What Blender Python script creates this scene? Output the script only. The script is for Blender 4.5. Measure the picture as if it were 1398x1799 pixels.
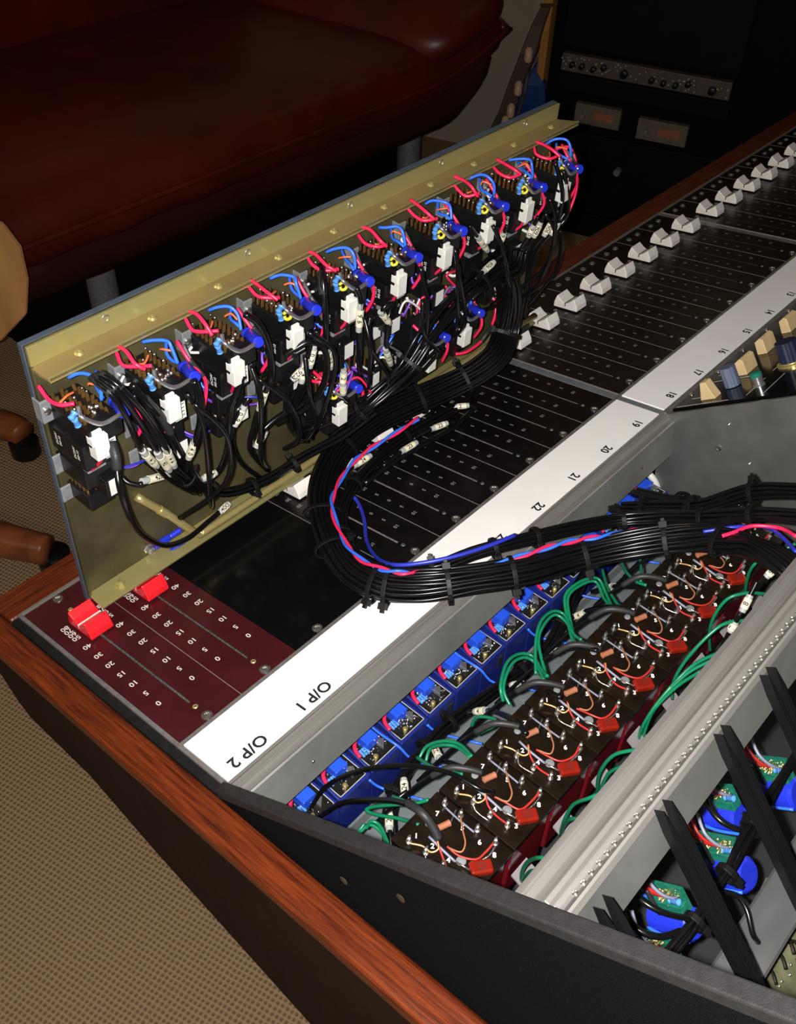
import bpy, math, random
from mathutils import Matrix, Vector, noise
random.seed(7)
for o in list(bpy.data.objects): bpy.data.objects.remove(o)
scn = bpy.context.scene
COL = scn.collection
MM = 0.001
TILT = math.radians(8.5)
# ---------------------------------------------------------------- camera
cam_d = bpy.data.cameras.new('camera'); cam = bpy.data.objects.new('camera', cam_d); COL.objects.link(cam)
cam_d.sensor_fit = 'VERTICAL'; cam_d.sensor_height = 24.0; cam_d.lens = 24.0*1697.139/1799.0
cam_d.clip_start = 0.01; cam_d.clip_end = 50
RW = ((0.668297, -0.743337, 0.028812), (-0.498146, -0.475951, -0.724791), (0.552477, 0.470023, -0.688366))
CP = Vector((-326.100703, -258.180301, 429.206920))*MM
cam.matrix_world = Matrix(((RW[0][0], -RW[1][0], -RW[2][0], CP.x), (RW[0][1], -RW[1][1], -RW[2][1], CP.y), (RW[0][2], -RW[1][2], -RW[2][2], CP.z), (0, 0, 0, 1)))
scn.camera = cam
# ---------------------------------------------------------------- world and lights
w = bpy.data.worlds.new('world'); scn.world = w; w.use_nodes = True
w.node_tree.nodes['Background'].inputs[0].default_value = (1.0, 0.72, 0.48, 1)
w.node_tree.nodes['Background'].inputs[1].default_value = 0.012
def lamp(name, kind, loc, energy, color, size):
    d = bpy.data.lights.new(name, kind); d.energy = energy; d.color = color
    if kind == 'AREA': d.size = size
    else: d.shadow_soft_size = size
    o = bpy.data.objects.new(name, d); COL.objects.link(o); o.location = loc; return o
# the phone's flash beside its lens, and the room's dim warm lamps
right = Vector(RW[0]); down = Vector(RW[1]); fwd = Vector(RW[2])
lamp('flash', 'POINT', CP - right*0.013 - down*0.003, 25.0, (1.0, 0.97, 0.93), 0.0035)
lamp('ceiling_lamp', 'POINT', (1.75, 0.75, 0.75), 3.2, (1.0, 0.66, 0.36), 0.06)
lamp('table_lamp', 'POINT', (-1.3, 0.3, 0.9), 12.0, (1.0, 0.7, 0.42), 0.12)
scn.view_settings.view_transform = 'Standard'; scn.view_settings.look = 'None'
scn.view_settings.exposure = 0.0; scn.view_settings.gamma = 1.0; scn.view_settings.use_curve_mapping = False
# ---------------------------------------------------------------- frames (mm): W level room, C tilted fader deck, M sloped channel deck, P upright panel, R rack
def rotx(a): return Matrix.Rotation(a, 4, 'X')
W = Matrix.Identity(4)
C = rotx(-TILT)
ms = math.radians(27.2)
def axes(ox, X, Y, Z): return Matrix(((X[0], Y[0], Z[0], ox[0]), (X[1], Y[1], Z[1], ox[1]), (X[2], Y[2], Z[2], ox[2]), (0, 0, 0, 1)))
# M: x along, y = towards the operator (minus the slope distance), z = normal
M = C @ Matrix.Translation((0, -38, 0)) @ rotx(-ms)
PO = Vector((-160.000000, 123.600248, -9.519709))
PU, PN = Vector((0.000000, -0.039550, 0.999218)), Vector((0.000000, -0.999218, -0.039550))
P = axes(PO, (1, 0, 0), -PN, PU)                       # upright panel: x along, -y out of its back, z up
RK = axes(Vector((1653.488097, 880.454956, -720.000000)), Vector((0.290007, -0.957024, 0.000000)), Vector((0.957024, 0.290007, -0.000000)), (0, 0, 1))
# ---------------------------------------------------------------- materials
def newmat(name, col, rough=.5, metal=0., spec=.5, bump=None, coat=0., vary=None, emis=None, alpha=None, trans=0.):
    m = bpy.data.materials.new(name); m.use_nodes = True; nt = m.node_tree; b = nt.nodes['Principled BSDF']
    c = (col[0], col[1], col[2], 1)
    b.inputs['Base Color'].default_value = c; b.inputs['Roughness'].default_value = rough; b.inputs['Metallic'].default_value = metal
    b.inputs['Specular IOR Level'].default_value = spec; b.inputs['Coat Weight'].default_value = coat; b.inputs['Coat Roughness'].default_value = .08
    b.inputs['Transmission Weight'].default_value = trans
    tc = nt.nodes.new('ShaderNodeTexCoord')
    def nz(scale, detail=3, stretch=None, rough_=.6):
        mp = nt.nodes.new('ShaderNodeMapping'); nt.links.new(tc.outputs['Object'], mp.inputs[0])
        if stretch: mp.inputs['Scale'].default_value = stretch
        n = nt.nodes.new('ShaderNodeTexNoise'); n.inputs['Scale'].default_value = scale; n.inputs['Detail'].default_value = detail; n.inputs['Roughness'].default_value = rough_
        nt.links.new(mp.outputs[0], n.inputs['Vector']); return n
    if vary is None: vary = (60, .12)
    n = nz(vary[0], 3, vary[3] if len(vary) > 3 else None)
    r = nt.nodes.new('ShaderNodeValToRGB'); r.color_ramp.elements[0].position = .3; r.color_ramp.elements[1].position = .7
    lo = tuple(v*(1-vary[1]) for v in col); hi = tuple(min(1, v*(1+vary[1])) for v in col)
    if len(vary) > 2 and vary[2]: lo = vary[2]
    r.color_ramp.elements[0].color = (*lo, 1); r.color_ramp.elements[1].color = (*hi, 1)
    nt.links.new(n.outputs[0], r.inputs[0]); nt.links.new(r.outputs[0], b.inputs['Base Color'])
    if bump:
        n2 = nz(bump[0], 4, bump[2] if len(bump) > 2 else None); bp = nt.nodes.new('ShaderNodeBump'); bp.inputs['Strength'].default_value = bump[1]; bp.inputs['Distance'].default_value = .0006
        nt.links.new(n2.outputs[0], bp.inputs['Height']); nt.links.new(bp.outputs[0], b.inputs['Normal'])
    return m
MT = {}
def mt(k, *a, **kw): MT[k] = newmat(k, *a, **kw)
mt('wood', (.092, .0165, .0032), rough=.32, spec=.5, bump=(1500, .6, (1, .08, 1)), vary=(520, .65, (.034, .0052, .002), (1, .05, 1)))
mt('wood_front', (.092, .0165, .0032), rough=.32, spec=.5, bump=(1500, .6, (.08, 1, 1)), vary=(520, .65, (.032, .005, .002), (.05, 1, 1)))
mt('dark_side', (.015, .0065, .003), rough=.8, spec=.1, vary=(40, .25))
mt('felt', (.005, .005, .0058), rough=1., spec=.03, bump=(2500, .9), vary=(1500, .6))
mt('rim', (.014, .0133, .0137), rough=.7, spec=.3, bump=(1500, .5), vary=(300, .25))
mt('black_trim', (.006, .006, .0065), rough=.6, spec=.25, vary=(200, .3))
mt('alu', (.30, .285, .265), rough=.36, metal=.6, bump=(500, .18, (.05, 1, 1)), vary=(90, .3, None, (.03, 1, 1)))
mt('alu_edge', (.30, .28, .27), rough=.45, metal=.7, vary=(200, .2))
mt('alu_matt', (.13, .13, .122), rough=.42, metal=.4, bump=(120, .12), vary=(26, .22))
mt('alu_face', (.25, .255, .24), rough=.42, metal=.35, bump=(120, .12), vary=(26, .18))
mt('alu_dark', (.10, .10, .10), rough=.4, metal=.4, bump=(300, .1, (1, .3, .3)), vary=(30, .5, None, (.2, 1, 1)))
mt('paint_dark', (.02, .022, .023), rough=.6)
mt('dull_screw', (.03, .024, .012), rough=.6)
mt('alu_side', (.19, .19, .18), rough=.40, metal=.6, bump=(300, .1, (1, .3, .3)), vary=(14, .4))
mt('grey_paint', (.12, .135, .14), rough=.5, spec=.4, vary=(70, .15))
mt('maroon', (.042, .0055, .0075), rough=.30, spec=.4, bump=(2200, .05), vary=(30, .2))
mt('panel_black', (.0045, .0035, .0035), rough=.28, spec=.3, bump=(2000, .04), vary=(60, .3))
mt('panel_brownish', (.008, .0055, .0055), rough=.30, spec=.3, vary=(60, .3))
mt('gloss_black', (.003, .003, .0035), rough=.15, spec=.3)
mt('slot', (.09, .10, .085), rough=.5, metal=.3, vary=(900, .6))
mt('groove_line', (.26, .24, .22), rough=.5, metal=.4, vary=(900, .4))
mt('strip_white', (.86, .84, .82), rough=.55, spec=.3, vary=(30, .03))
mt('ink', (.012, .012, .013), rough=.6)
mt('ink_white', (.55, .53, .50), rough=.6)
mt('ink_faint', (.24, .21, .21), rough=.6)
mt('screw', (.62, .60, .55), rough=.24, metal=.95, vary=(300, .25))
mt('red_cap', (.70, .012, .02), rough=.32, spec=.5)
mt('white_cap', (.76, .72, .67), rough=.45, spec=.4)
mt('cream', (.62, .46, .24), rough=.45)
mt('knob_grey', (.10, .13, .20), rough=.5)
mt('knob_navy', (.012, .016, .045), rough=.45)
mt('brass', (.62, .50, .20), rough=.32, metal=.7)
mt('green_cap', (.01, .16, .12), rough=.3)
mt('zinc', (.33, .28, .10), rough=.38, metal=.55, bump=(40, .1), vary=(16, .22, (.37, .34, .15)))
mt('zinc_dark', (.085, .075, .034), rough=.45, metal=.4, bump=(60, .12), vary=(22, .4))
mt('zinc_tan', (.33, .24, .105), rough=.36, metal=.5, vary=(14, .2))
mt('panel_blue', (.05, .068, .095), rough=.5, spec=.4, vary=(120, .12))
mt('black_plastic', (.005, .005, .0055), rough=.36, spec=.4)
mt('black_wire', (.0035, .0035, .004), rough=.26, spec=.45)
mt('black_sleeve', (.02, .02, .021), rough=.5, spec=.4)
mt('steel', (.62, .62, .62), rough=.3, metal=.9)
mt('steel_grey', (.30, .32, .34), rough=.45, metal=.5, vary=(200, .2))
mt('gold_pin', (.62, .34, .10), rough=.3, metal=.9, vary=(1500, .35))
mt('solder', (.75, .74, .70), rough=.2, metal=.95, bump=(900, .6))
mt('blue_cap', (.015, .03, .52), rough=.25, spec=.6)
mt('blue_res', (.09, .30, .78), rough=.4, vary=(700, .1))
mt('res_band', (.01, .02, .09), rough=.5)
mt('white_plastic', (.72, .71, .66), rough=.4)
mt('label_white', (.66, .66, .63), rough=.6)
mt('cream_sleeve', (.66, .62, .46), rough=.45)
mt('clear_sleeve', (.34, .35, .34), rough=.35)
mt('w_red', (.78, .018, .085), rough=.35); mt('w_blue', (.03, .14, .75), rough=.35); mt('w_dblue', (.02, .03, .38), rough=.35)
mt('w_purple', (.16, .05, .45), rough=.35); mt('w_white', (.65, .65, .62), rough=.4); mt('w_grey', (.09, .09, .095), rough=.45)
mt('w_green', (.005, .17, .075), rough=.3); mt('w_yellow', (.65, .58, .03), rough=.35); mt('w_orange', (.62, .13, .04), rough=.35)
mt('w_brown', (.33, .13, .06), rough=.4); mt('w_copper', (.62, .36, .14), rough=.3, metal=.4); mt('w_redt', (.42, .022, .018), rough=.35)
mt('w_slate', (.19, .20, .27), rough=.4)
mt('box_blue', (.012, .022, .18), rough=.32, spec=.5)
mt('trim_blue', (.02, .09, .72), rough=.3)
mt('pcb_dark', (.009, .008, .006), rough=.35, vary=(600, .5))
mt('pcb_green', (.01, .13, .085), rough=.35, vary=(500, .3))
mt('pcb_olive', (.11, .11, .06), rough=.35, vary=(120, .4))
mt('bakelite', (.008, .0052, .003), rough=.25, spec=.35, vary=(120, .35))
mt('can_red', (.14, .006, .012), rough=.22, spec=.6, coat=.4)
mt('cap_red', (.20, .010, .004), rough=.25, coat=.3)
mt('res_brown', (.36, .13, .065), rough=.5)
mt('edge_white', (.5, .5, .46), rough=.5)
mt('leather', (.12, .0125, .0055), rough=.38, spec=.5, bump=(55, .55), vary=(5, .25, (.065, .008, .004)))
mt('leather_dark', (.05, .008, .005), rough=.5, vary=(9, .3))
mt('tan_wood', (.55, .27, .10), rough=.4, vary=(30, .25, None, (1, 1, .1)))
mt('chair_wood', (.30, .09, .03), rough=.35, vary=(40, .35, None, (.2, 1, 1)))
mt('orange_wood', (.60, .27, .06), rough=.5, vary=(30, .2, None, (1, 1, .1)))
mt('wall', (.50, .41, .31), rough=.9, vary=(12, .05), bump=(80, .15))
mt('rack_black', (.0022, .0022, .0026), rough=.7, spec=.1)
mt('rack_face', (.003, .003, .0033), rough=.6, spec=.15, vary=(20, .3))
mt('rack_silver', (.12, .10, .09), rough=.5, metal=.3, vary=(80, .2))
mt('rack_panel', (.15, .135, .10), rough=.5, vary=(60, .15))
mt('blue_gloss', (.008, .05, .22), rough=.2, coat=.6)
mt('dark_wood', (.06, .035, .02), rough=.5)
mt('pale_peg', (.55, .38, .25), rough=.4)
mt('bracket_pale', (.36, .33, .34), rough=.5, metal=.3)
mt('tie_black', (.004, .004, .0042), rough=.5, spec=.25)
# carpet: basket weave
def carpet_mat():
    m = bpy.data.materials.new('carpet'); m.use_nodes = True; nt = m.node_tree; b = nt.nodes['Principled BSDF']; N = nt.nodes.new; L = nt.links.new
    b.inputs['Roughness'].default_value = 1; b.inputs['Specular IOR Level'].default_value = .1
    tc = N('ShaderNodeTexCoord'); mp = N('ShaderNodeMapping'); L(tc.outputs['Object'], mp.inputs[0]); mp.inputs['Rotation'].default_value = (0, 0, math.radians(-14))
    wn = N('ShaderNodeTexNoise'); wn.inputs['Scale'].default_value = 60; L(mp.outputs[0], wn.inputs['Vector'])
    ad = N('ShaderNodeVectorMath'); ad.operation = 'MULTIPLY_ADD'; L(wn.outputs['Color'], ad.inputs[0]); ad.inputs[1].default_value = (.0025,)*3; L(mp.outputs[0], ad.inputs[2])
    vals = []
    for d, s in (('X', 50), ('Y', 50)):
        wv = N('ShaderNodeTexWave'); wv.bands_direction = d; wv.inputs['Scale'].default_value = s; wv.inputs['Distortion'].default_value = .6; L(ad.outputs[0], wv.inputs[0]); vals.append(wv)
    mx = N('ShaderNodeMath'); mx.operation = 'MULTIPLY'; L(vals[0].outputs['Fac'], mx.inputs[0]); L(vals[1].outputs['Fac'], mx.inputs[1])
    r = N('ShaderNodeValToRGB'); L(mx.outputs[0], r.inputs[0])
    r.color_ramp.elements[0].position = 0.; r.color_ramp.elements[0].color = (.54, .375, .21, 1)
    r.color_ramp.elements[1].position = .75; r.color_ramp.elements[1].color = (.31, .205, .11, 1)
    n3 = N('ShaderNodeTexNoise'); n3.inputs['Scale'].default_value = 900; L(tc.outputs['Object'], n3.inputs['Vector'])
    mm = N('ShaderNodeMix'); mm.data_type = 'RGBA'; mm.blend_type = 'MULTIPLY'; mm.inputs[0].default_value = .6
    L(r.outputs[0], mm.inputs[6]); L(n3.outputs['Color'], mm.inputs[7])
    gm = N('ShaderNodeMix'); gm.data_type = 'RGBA'; gm.blend_type = 'MIX'; gm.inputs[0].default_value = .5; L(r.outputs[0], gm.inputs[6]); L(mm.outputs[2], gm.inputs[7])
    L(gm.outputs[2], b.inputs['Base Color'])
    bp = N('ShaderNodeBump'); bp.invert = True; bp.inputs['Strength'].default_value = .7; bp.inputs['Distance'].default_value = .0025; L(mx.outputs[0], bp.inputs['Height']); L(bp.outputs[0], b.inputs['Normal'])
    MT['carpet'] = m
carpet_mat()
# ---------------------------------------------------------------- mesh builder
_txt = {}
def text_mesh(s, bold=0.0):
    k = (s, bold)
    if k not in _txt:
        cu = bpy.data.curves.new('t', 'FONT'); cu.body = s; cu.align_x = 'CENTER'; cu.align_y = 'CENTER'; cu.size = 1; cu.offset = bold; cu.resolution_u = 3
        ob = bpy.data.objects.new('t', cu); me = bpy.data.meshes.new_from_object(ob)
        _txt[k] = ([v.co.copy() for v in me.vertices], [tuple(p.vertices) for p in me.polygons])
        bpy.data.objects.remove(ob); bpy.data.meshes.remove(me)
    return _txt[k]
def smoothpath(pts, n=5):
    pts = [Vector(p) for p in pts]
    if len(pts) < 3: return pts
    out = []
    for i in range(len(pts)-1):
        p0 = pts[max(i-1, 0)]; p1 = pts[i]; p2 = pts[i+1]; p3 = pts[min(i+2, len(pts)-1)]
        for k in range(n):
            t = k/n
            out.append(.5*((2*p1)+(p2-p0)*t+(2*p0-5*p1+4*p2-p3)*t*t+(3*p1-p0-3*p2+p3)*t**3))
    out.append(pts[-1]); return out
class MB:
    def __init__(s): s.v = []; s.f = []
    def add(s, vs, fs):
        b = len(s.v); s.v += [Vector(v) for v in vs]; s.f += [tuple(i+b for i in f) for f in fs]; return s
    def box(s, x0, x1, y0, y1, z0, z1):
        return s.add([(x0,y0,z0),(x1,y0,z0),(x1,y1,z0),(x0,y1,z0),(x0,y0,z1),(x1,y0,z1),(x1,y1,z1),(x0,y1,z1)], [(0,3,2,1),(4,5,6,7),(0,1,5,4),(1,2,6,5),(2,3,7,6),(3,0,4,7)])
    def obox(s, c, ax, ay, az, hx, hy, hz):
        c = Vector(c); ax = Vector(ax).normalized()*hx; ay = Vector(ay).normalized()*hy; az = Vector(az).normalized()*hz
        return s.add([c-ax-ay-az, c+ax-ay-az, c+ax+ay-az, c-ax+ay-az, c-ax-ay+az, c+ax-ay+az, c+ax+ay+az, c-ax+ay+az], [(0,3,2,1),(4,5,6,7),(0,1,5,4),(1,2,6,5),(2,3,7,6),(3,0,4,7)])
    def prism(s, poly, axis, a0, a1):
        n = len(poly); mk = {'x': lambda p, a: (a, p[0], p[1]), 'y': lambda p, a: (p[0], a, p[1]), 'z': lambda p, a: (p[0], p[1], a)}[axis]
        vs = [mk(p, a0) for p in poly]+[mk(p, a1) for p in poly]
        return s.add(vs, [tuple(range(n))[::-1], tuple(range(n, 2*n))]+[(i, (i+1) % n, (i+1) % n+n, i+n) for i in range(n)])
    def lathe(s, c, ax, prof, seg=16, caps=True):
        c = Vector(c); ax = Vector(ax).normalized(); u = ax.orthogonal().normalized(); v = ax.cross(u); n = len(prof); vs = []; fs = []
        for (t, r) in prof:
            for k in range(seg):
                a = 2*math.pi*k/seg; vs.append(c+ax*t+(u*math.cos(a)+v*math.sin(a))*r)
        for i in range(n-1):
            for k in range(seg):
                k2 = (k+1) % seg; fs.append((i*seg+k, i*seg+k2, (i+1)*seg+k2, (i+1)*seg+k))
        if caps: fs.append(tuple(range(seg))[::-1]); fs.append(tuple(range((n-1)*seg, n*seg)))
        return s.add(vs, fs)
    def cyl(s, p0, p1, r, seg=12, r1=None):
        p0 = Vector(p0); p1 = Vector(p1); d = p1-p0; return s.lathe(p0, d, [(0, r), (d.length, r if r1 is None else r1)], seg)
    def ball(s, c, r, seg=8):
        n = max(4, seg//2+1); return s.lathe(Vector(c), (0, 0, 1), [(-r*math.cos(math.pi*i/n), max(1e-4, r*math.sin(math.pi*i/n))) for i in range(n+1)], seg, False)
    def tube(s, pts, r, seg=7, n=5, smooth=True):
        p = smoothpath(pts, n) if smooth else [Vector(q) for q in pts]
        vs = []; fs = []; m = len(p); u = None
        for i in range(m):
            t = (p[min(i+1, m-1)]-p[max(i-1, 0)])
            t = t.normalized() if t.length > 1e-6 else Vector((0, 0, 1))
            if u is None: u = t.orthogonal().normalized()
            else:
                u = u-t*u.dot(t); u = u.normalized() if u.length > 1e-6 else t.orthogonal().normalized()
            v = t.cross(u); rr = r(i/(m-1)) if callable(r) else r
            for k in range(seg):
                a = 2*math.pi*k/seg; vs.append(p[i]+(u*math.cos(a)+v*math.sin(a))*rr)
        for i in range(m-1):
            for k in range(seg):
                k2 = (k+1) % seg; fs.append((i*seg+k, i*seg+k2, (i+1)*seg+k2, (i+1)*seg+k))
        fs.append(tuple(range(seg))[::-1]); fs.append(tuple(range((m-1)*seg, m*seg)))
        return s.add(vs, fs)
    def text(s, t, pos, X, Y, size, bold=0.0, wrap=None):
        vs, fs = text_mesh(t, bold); pos = Vector(pos); X = Vector(X).normalized(); Y = Vector(Y).normalized(); Z = X.cross(Y)
        out = []
        for v in vs:
            if wrap:
                a = v.y*size/wrap; out.append(pos+X*v.x*size+Y*math.sin(a)*wrap+Z*(math.cos(a)-1)*wrap)
            else: out.append(pos+X*v.x*size+Y*v.y*size)
        return s.add(out, fs)
    def build(s, name, mat, parent, label=None, kind=None, smooth=False, bevel=0, seg=2):
        me = bpy.data.meshes.new(name)
        og = Vector(root_of(parent)['_org']) if parent is not None else Vector((0, 0, 0))
        me.from_pydata([(v-og)*MM for v in s.v], [], s.f); me.materials.append(MT[mat])
        if smooth:
            for p in me.polygons: p.use_smooth = True
            if smooth != 'all': me.set_sharp_from_angle(angle=math.radians(40))
        o = bpy.data.objects.new(name, me); COL.objects.link(o)
        if parent is not None: o.parent = parent
        if label: o['label'] = label
        if kind: o['kind'] = kind
        if bevel:
            b = o.modifiers.new('bevel', 'BEVEL'); b.width = bevel*MM; b.segments = seg; b.limit_method = 'ANGLE'; b.angle_limit = math.radians(35)
        return o
def root_of(o):
    while o.parent is not None: o = o.parent
    return o
ORG = []
def thing(name, label, cat, frame=W, org=(0, 0, 0), group=None, kind=None):
    o = bpy.data.objects.new(name, None); COL.objects.link(o); o.empty_display_size = .01
    fr = frame.copy(); fr.translation = Vector(frame.translation)*MM
    o.matrix_world = fr @ Matrix.Translation(Vector(org)*MM)
    o['_org'] = list(org); ORG.append(o)
    if kind: o['kind'] = kind
    else: o['label'] = label; o['category'] = cat
    if group: o['group'] = group
    return o
def single(mb, name, mat, label, cat, frame=W, group=None, kind=None, org=None, **kw):
    o = mb.build(name, mat, None, **kw)
    fr = frame.copy(); fr.translation = Vector(frame.translation)*MM
    if org is not None:
        for v in o.data.vertices: v.co -= Vector(org)*MM
        fr = fr @ Matrix.Translation(Vector(org)*MM)
    o.matrix_world = fr
    if kind: o['kind'] = kind
    if label: o['label'] = label
    if cat: o['category'] = cat
    if group: o['group'] = group
    return o
ORD = ['first','second','third','fourth','fifth','sixth','seventh','eighth','ninth','tenth','eleventh','twelfth','thirteenth','fourteenth','fifteenth','sixteenth']
def Mi(x, s, h): return (x, -s, h)          # slope distance to local y in frame M
def CW(p): return tuple(C @ Vector(p))
def MW(p): return tuple(M @ Vector(p))
def PW(a, h, d): return tuple(PO+Vector((a, 0, 0))+PU*h+PN*d)
# ================================================================ SETTING
single(MB().box(-1500, 4200, -1200, 3200, -740, -720), 'floor', 'carpet', None, None, kind='structure')
single(MB().box(-1500, 4200, 2060, 2100, -720, 1800), 'wall_back', 'wall', None, None, kind='structure')
single(MB().box(-1400, 2600, 372, 400, -20, 2300), 'wall_right', 'wall', None, None, kind='structure', frame=RK)
# ================================================================ CONSOLE CARCASS
con = thing('mixing_console', 'long mixing console with mahogany trim and open aluminium bucket', 'mixing console', C, (0, 0, -150))
XE, XG, XR = -186.7, 224.1, 1500
MB().prism([(-240, 0), (185, 0), (185, -12), (-240, -12)], 'x', -212, -194).build('side_trim', 'wood', con, 'glossy mahogany rail along the end', bevel=4, seg=4)
MB().prism([(-194, 157.5), (XR, 157.5), (XR, 184), (-194, 184)], 'z', -16, 0).build('front_trim', 'wood_front', con, 'mahogany rail along the operator edge', bevel=2, seg=3)
MB().prism([(185, -12), (160, -36), (152, -52), (142, -61), (79, -66), (23, -90), (-95, -129), (-240, -185), (-240, -12)], 'x', -211, -196).build('end_panel', 'dark_side', con, 'dark brown end panel below the rail')
MB().prism([(160, -36), (150, -60), (-200, -170), (-340, -170), (-340, -230), (150, -120), (184, -60), (184, -16)], 'x', -196, XR).build('base', 'rack_black', con)
# black strip and thin metal edging beside the fader deck
MB().box(-194, -189, -38, 157, -14, -1).build('side_strip', 'black_trim', con)
MB().box(-189, XE, -41, 157, -14, .6).build('side_edging', 'alu_edge', con, 'thin grey metal edging')
MB().box(XE, XR, 155, 157.3, -10, .8).build('front_edging', 'alu', con, 'bright metal edging')
# felt-covered cheek with its rim, in deck coordinates (y, z)
c27, s27 = math.cos(ms), math.sin(ms)
def sl(s, h=0): return (-38 - s*c27 + h*s27, s*s27 + h*c27)
MB().prism([(-38, -3), sl(0, -2), sl(340, -2), (-345, -160), (-38, -60)], 'x', -192.6, -187.5).build('end_cheek', 'felt', con, 'cheek covered in black felt')
MB().prism([sl(-2, -3), sl(-2, 1.6), sl(340, 1.6), sl(340, -4), sl(8, -4)], 'x', -194.0, -187.2).build('cheek_rim', 'rim', con, 'charcoal rim of the cheek', bevel=.8)
m = MB(); p = (-193.5,-123.2,33.9)
cp = Vector(C.inverted() @ Vector(p)); m.lathe((-193.2, cp.y, cp.z), (-1, 0, 0), [(0, 2.2), (.2, 2.2), (.4, 1.2), (.5, .1)], 16).build('cheek_screw', 'dull_screw', con, smooth=True)
m = MB(); p = (-193.5,-154.3,63.3); cp = Vector(C.inverted() @ Vector(p)); m.lathe((-193.2, cp.y, cp.z), (-1, 0, 0), [(0, 2.2), (.2, 2.2), (.4, 1.2), (.5, .1)], 16).build('cheek_screw', 'dull_screw', con, smooth=True)
# cross bars of the frame
for x in (XG, XG+8*40+8.3, XG+16*40+16.6, XG+24*40+25, XG+32*40+33):
    if x < XR: MB().box(x-3.4, x+3.4, -38, 155, -8, -.4).build('frame_bar', 'grey_paint' if x == XG else 'alu_edge', con, bevel=.3)
MB().box(XE, XR, -1.6, .6, -8, .5).build('strip_edging', 'alu_edge', con)
MB().box(XE, XR, -1.6, 155, -14, -9).build('deck_tray', 'black_trim', con)
# near module rail: grooved extrusion and its grey face
m = MB(); m.prism([(-38, .9), (-39.6, .9), (-39.6, -1), (-41, -1), (-41, .6), (-43.6, .6), (-44.6, -1.6), (-48.2, -1.6), (-48.2, -31), (-46.4, -31), (-46.4, -8), (-38, -8)], 'x', XE, XG)
m.build('module_rail', 'alu', con, 'grooved aluminium rail', bevel=.25)
MB().prism([(-48.3, -2.4), (-49.2, -3.2), (-49.2, -31.5), (-48.3, -31.5)], 'x', XE, XG-1).build('rail_face', 'alu_face', con, 'grey aluminium rail face')
MB().prism([(-38, .9), (-43, .7), (-43, -8), (-38, -8)], 'x', XG, XR).build('module_rail', 'alu_edge', con)
m = MB()
for q in ((-142.7,-51.0,-12.6), ): 
    cq = C.inverted() @ Vector(q); m.lathe((cq.x, -49.2, -19), (0, -1, 0), [(0, 1.1), (.3, .9), (.5, .1)], 10)
for x in (60, 180): m.lathe((x, -49.2, -19), (0, -1, 0), [(0, 1.3), (.3, 1), (.5, .1)], 10)
m.build('rivet', 'screw', con, smooth=True)
# far module rail in the sloped plane; profile (s, h) then to deck y, z
def spoly(pts): return [sl(a, b) for a, b in pts]
MB().prism(spoly([(196, .5), (199.5, .5), (199.5, -1.2), (202, -2.4), (205.5, -2.4), (206.5, -.4), (209.5, 1.2), (211, .2), (213, .2), (214.5, -.9), (218, -.9), (218, -10), (196, -10)]), 'x', XE, XG).build('far_module_rail', 'alu', con, 'thick grooved aluminium rail', bevel=.3)
MB().prism(spoly([(216.2, -.9), (218.4, -.9), (218.4, -19.5), (216.2, -19.5)]), 'x', XE, XG).build('far_rail_face', 'alu_matt', con, 'scratched grey rail face')
MB().prism(spoly([(218.4, -.2), (219.3, -.8), (219.3, -3.6), (218.4, -3.6)]), 'x', XE, XG).build('far_rail_lip', 'alu', con)
m = MB(); x = XE+8
while x < 60:
    y, z = sl(215.6, -.7); m.lathe((x, y, z), (0, s27, c27), [(-.4, 1.2), (.1, 1.15), (.4, .8), (.0, .6), (.0, .05)], 9); x += 4.6
m.build('threaded_inserts', 'screw', con, 'row of small threaded inserts', kind='stuff', smooth=True)
# side sheet between the buckets with its slot for the cables
m = MB(); poly = [(-38, -6)] + [sl(4, -1), sl(340, -1)] + [(-345, -150), (-38, -150)]
m.prism(poly, 'x', XG-2.2, XG).build('divider_sheet', 'alu_side', con, 'brushed aluminium divider sheet')
m = MB()
for q in ((1262, 787), (1281, 745), (1317, 814)):
    p = C.inverted() @ Vector(dict([((1262, 787), (222.0,-85.0,0.9)), ((1281, 745), (222.0,-86.9,23.3)), ((1317, 814), (222.0,-109.1,1.0))])[q])
    r = 2.6 if q[0] == 1262 else .9
    m.lathe((XG-2.2, p.y, p.z), (-1, 0, 0), [(0, r), (.8, r*.9), (1.1, r*.5), (.6, r*.45), (.6, .02)], 14)
m.build('sheet_screw', 'screw', con, smooth=True)
g = C.inverted() @ Vector((221.5,-36.4,-64.0))
ring = [(XG-3.4, g.y+15.5*math.cos(a), g.z+15.5*math.sin(a)) for a in [i*math.pi/14 for i in range(29)]]
MB().tube(ring, 2.8, 8, 2).build('grommet', 'white_plastic', con, 'round white grommet', smooth='all')
MB().prism([(g.y+13.5*math.cos(a), g.z+13.5*math.sin(a)) for a in [i*math.pi/12 for i in range(24)]], 'x', XG-2.6, XG-2.2).build('cable_hole', 'gloss_black', con)
# floor of the bucket, back part, in level coordinates turned to the deck frame
def lv(y, z): q = C.inverted() @ Vector((0, y, z)); return (q.y, q.z)
MB().prism([lv(-40, -100), lv(-340, -100), lv(-340, -106), lv(-40, -106)], 'x', -187, XG-2).build('bucket_floor', 'paint_dark', con)
MB().prism([lv(-66.5, -75), lv(-67, -71.5), lv(-68.5, -71.5), lv(-70, -78), lv(-112, -78), lv(-113, -40), lv(-114.5, -40), lv(-114.5, -80), lv(-66.5, -80)], 'x', -187, XG-2).build('cable_tray', 'grey_paint', con, 'grey painted cable tray')
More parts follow.
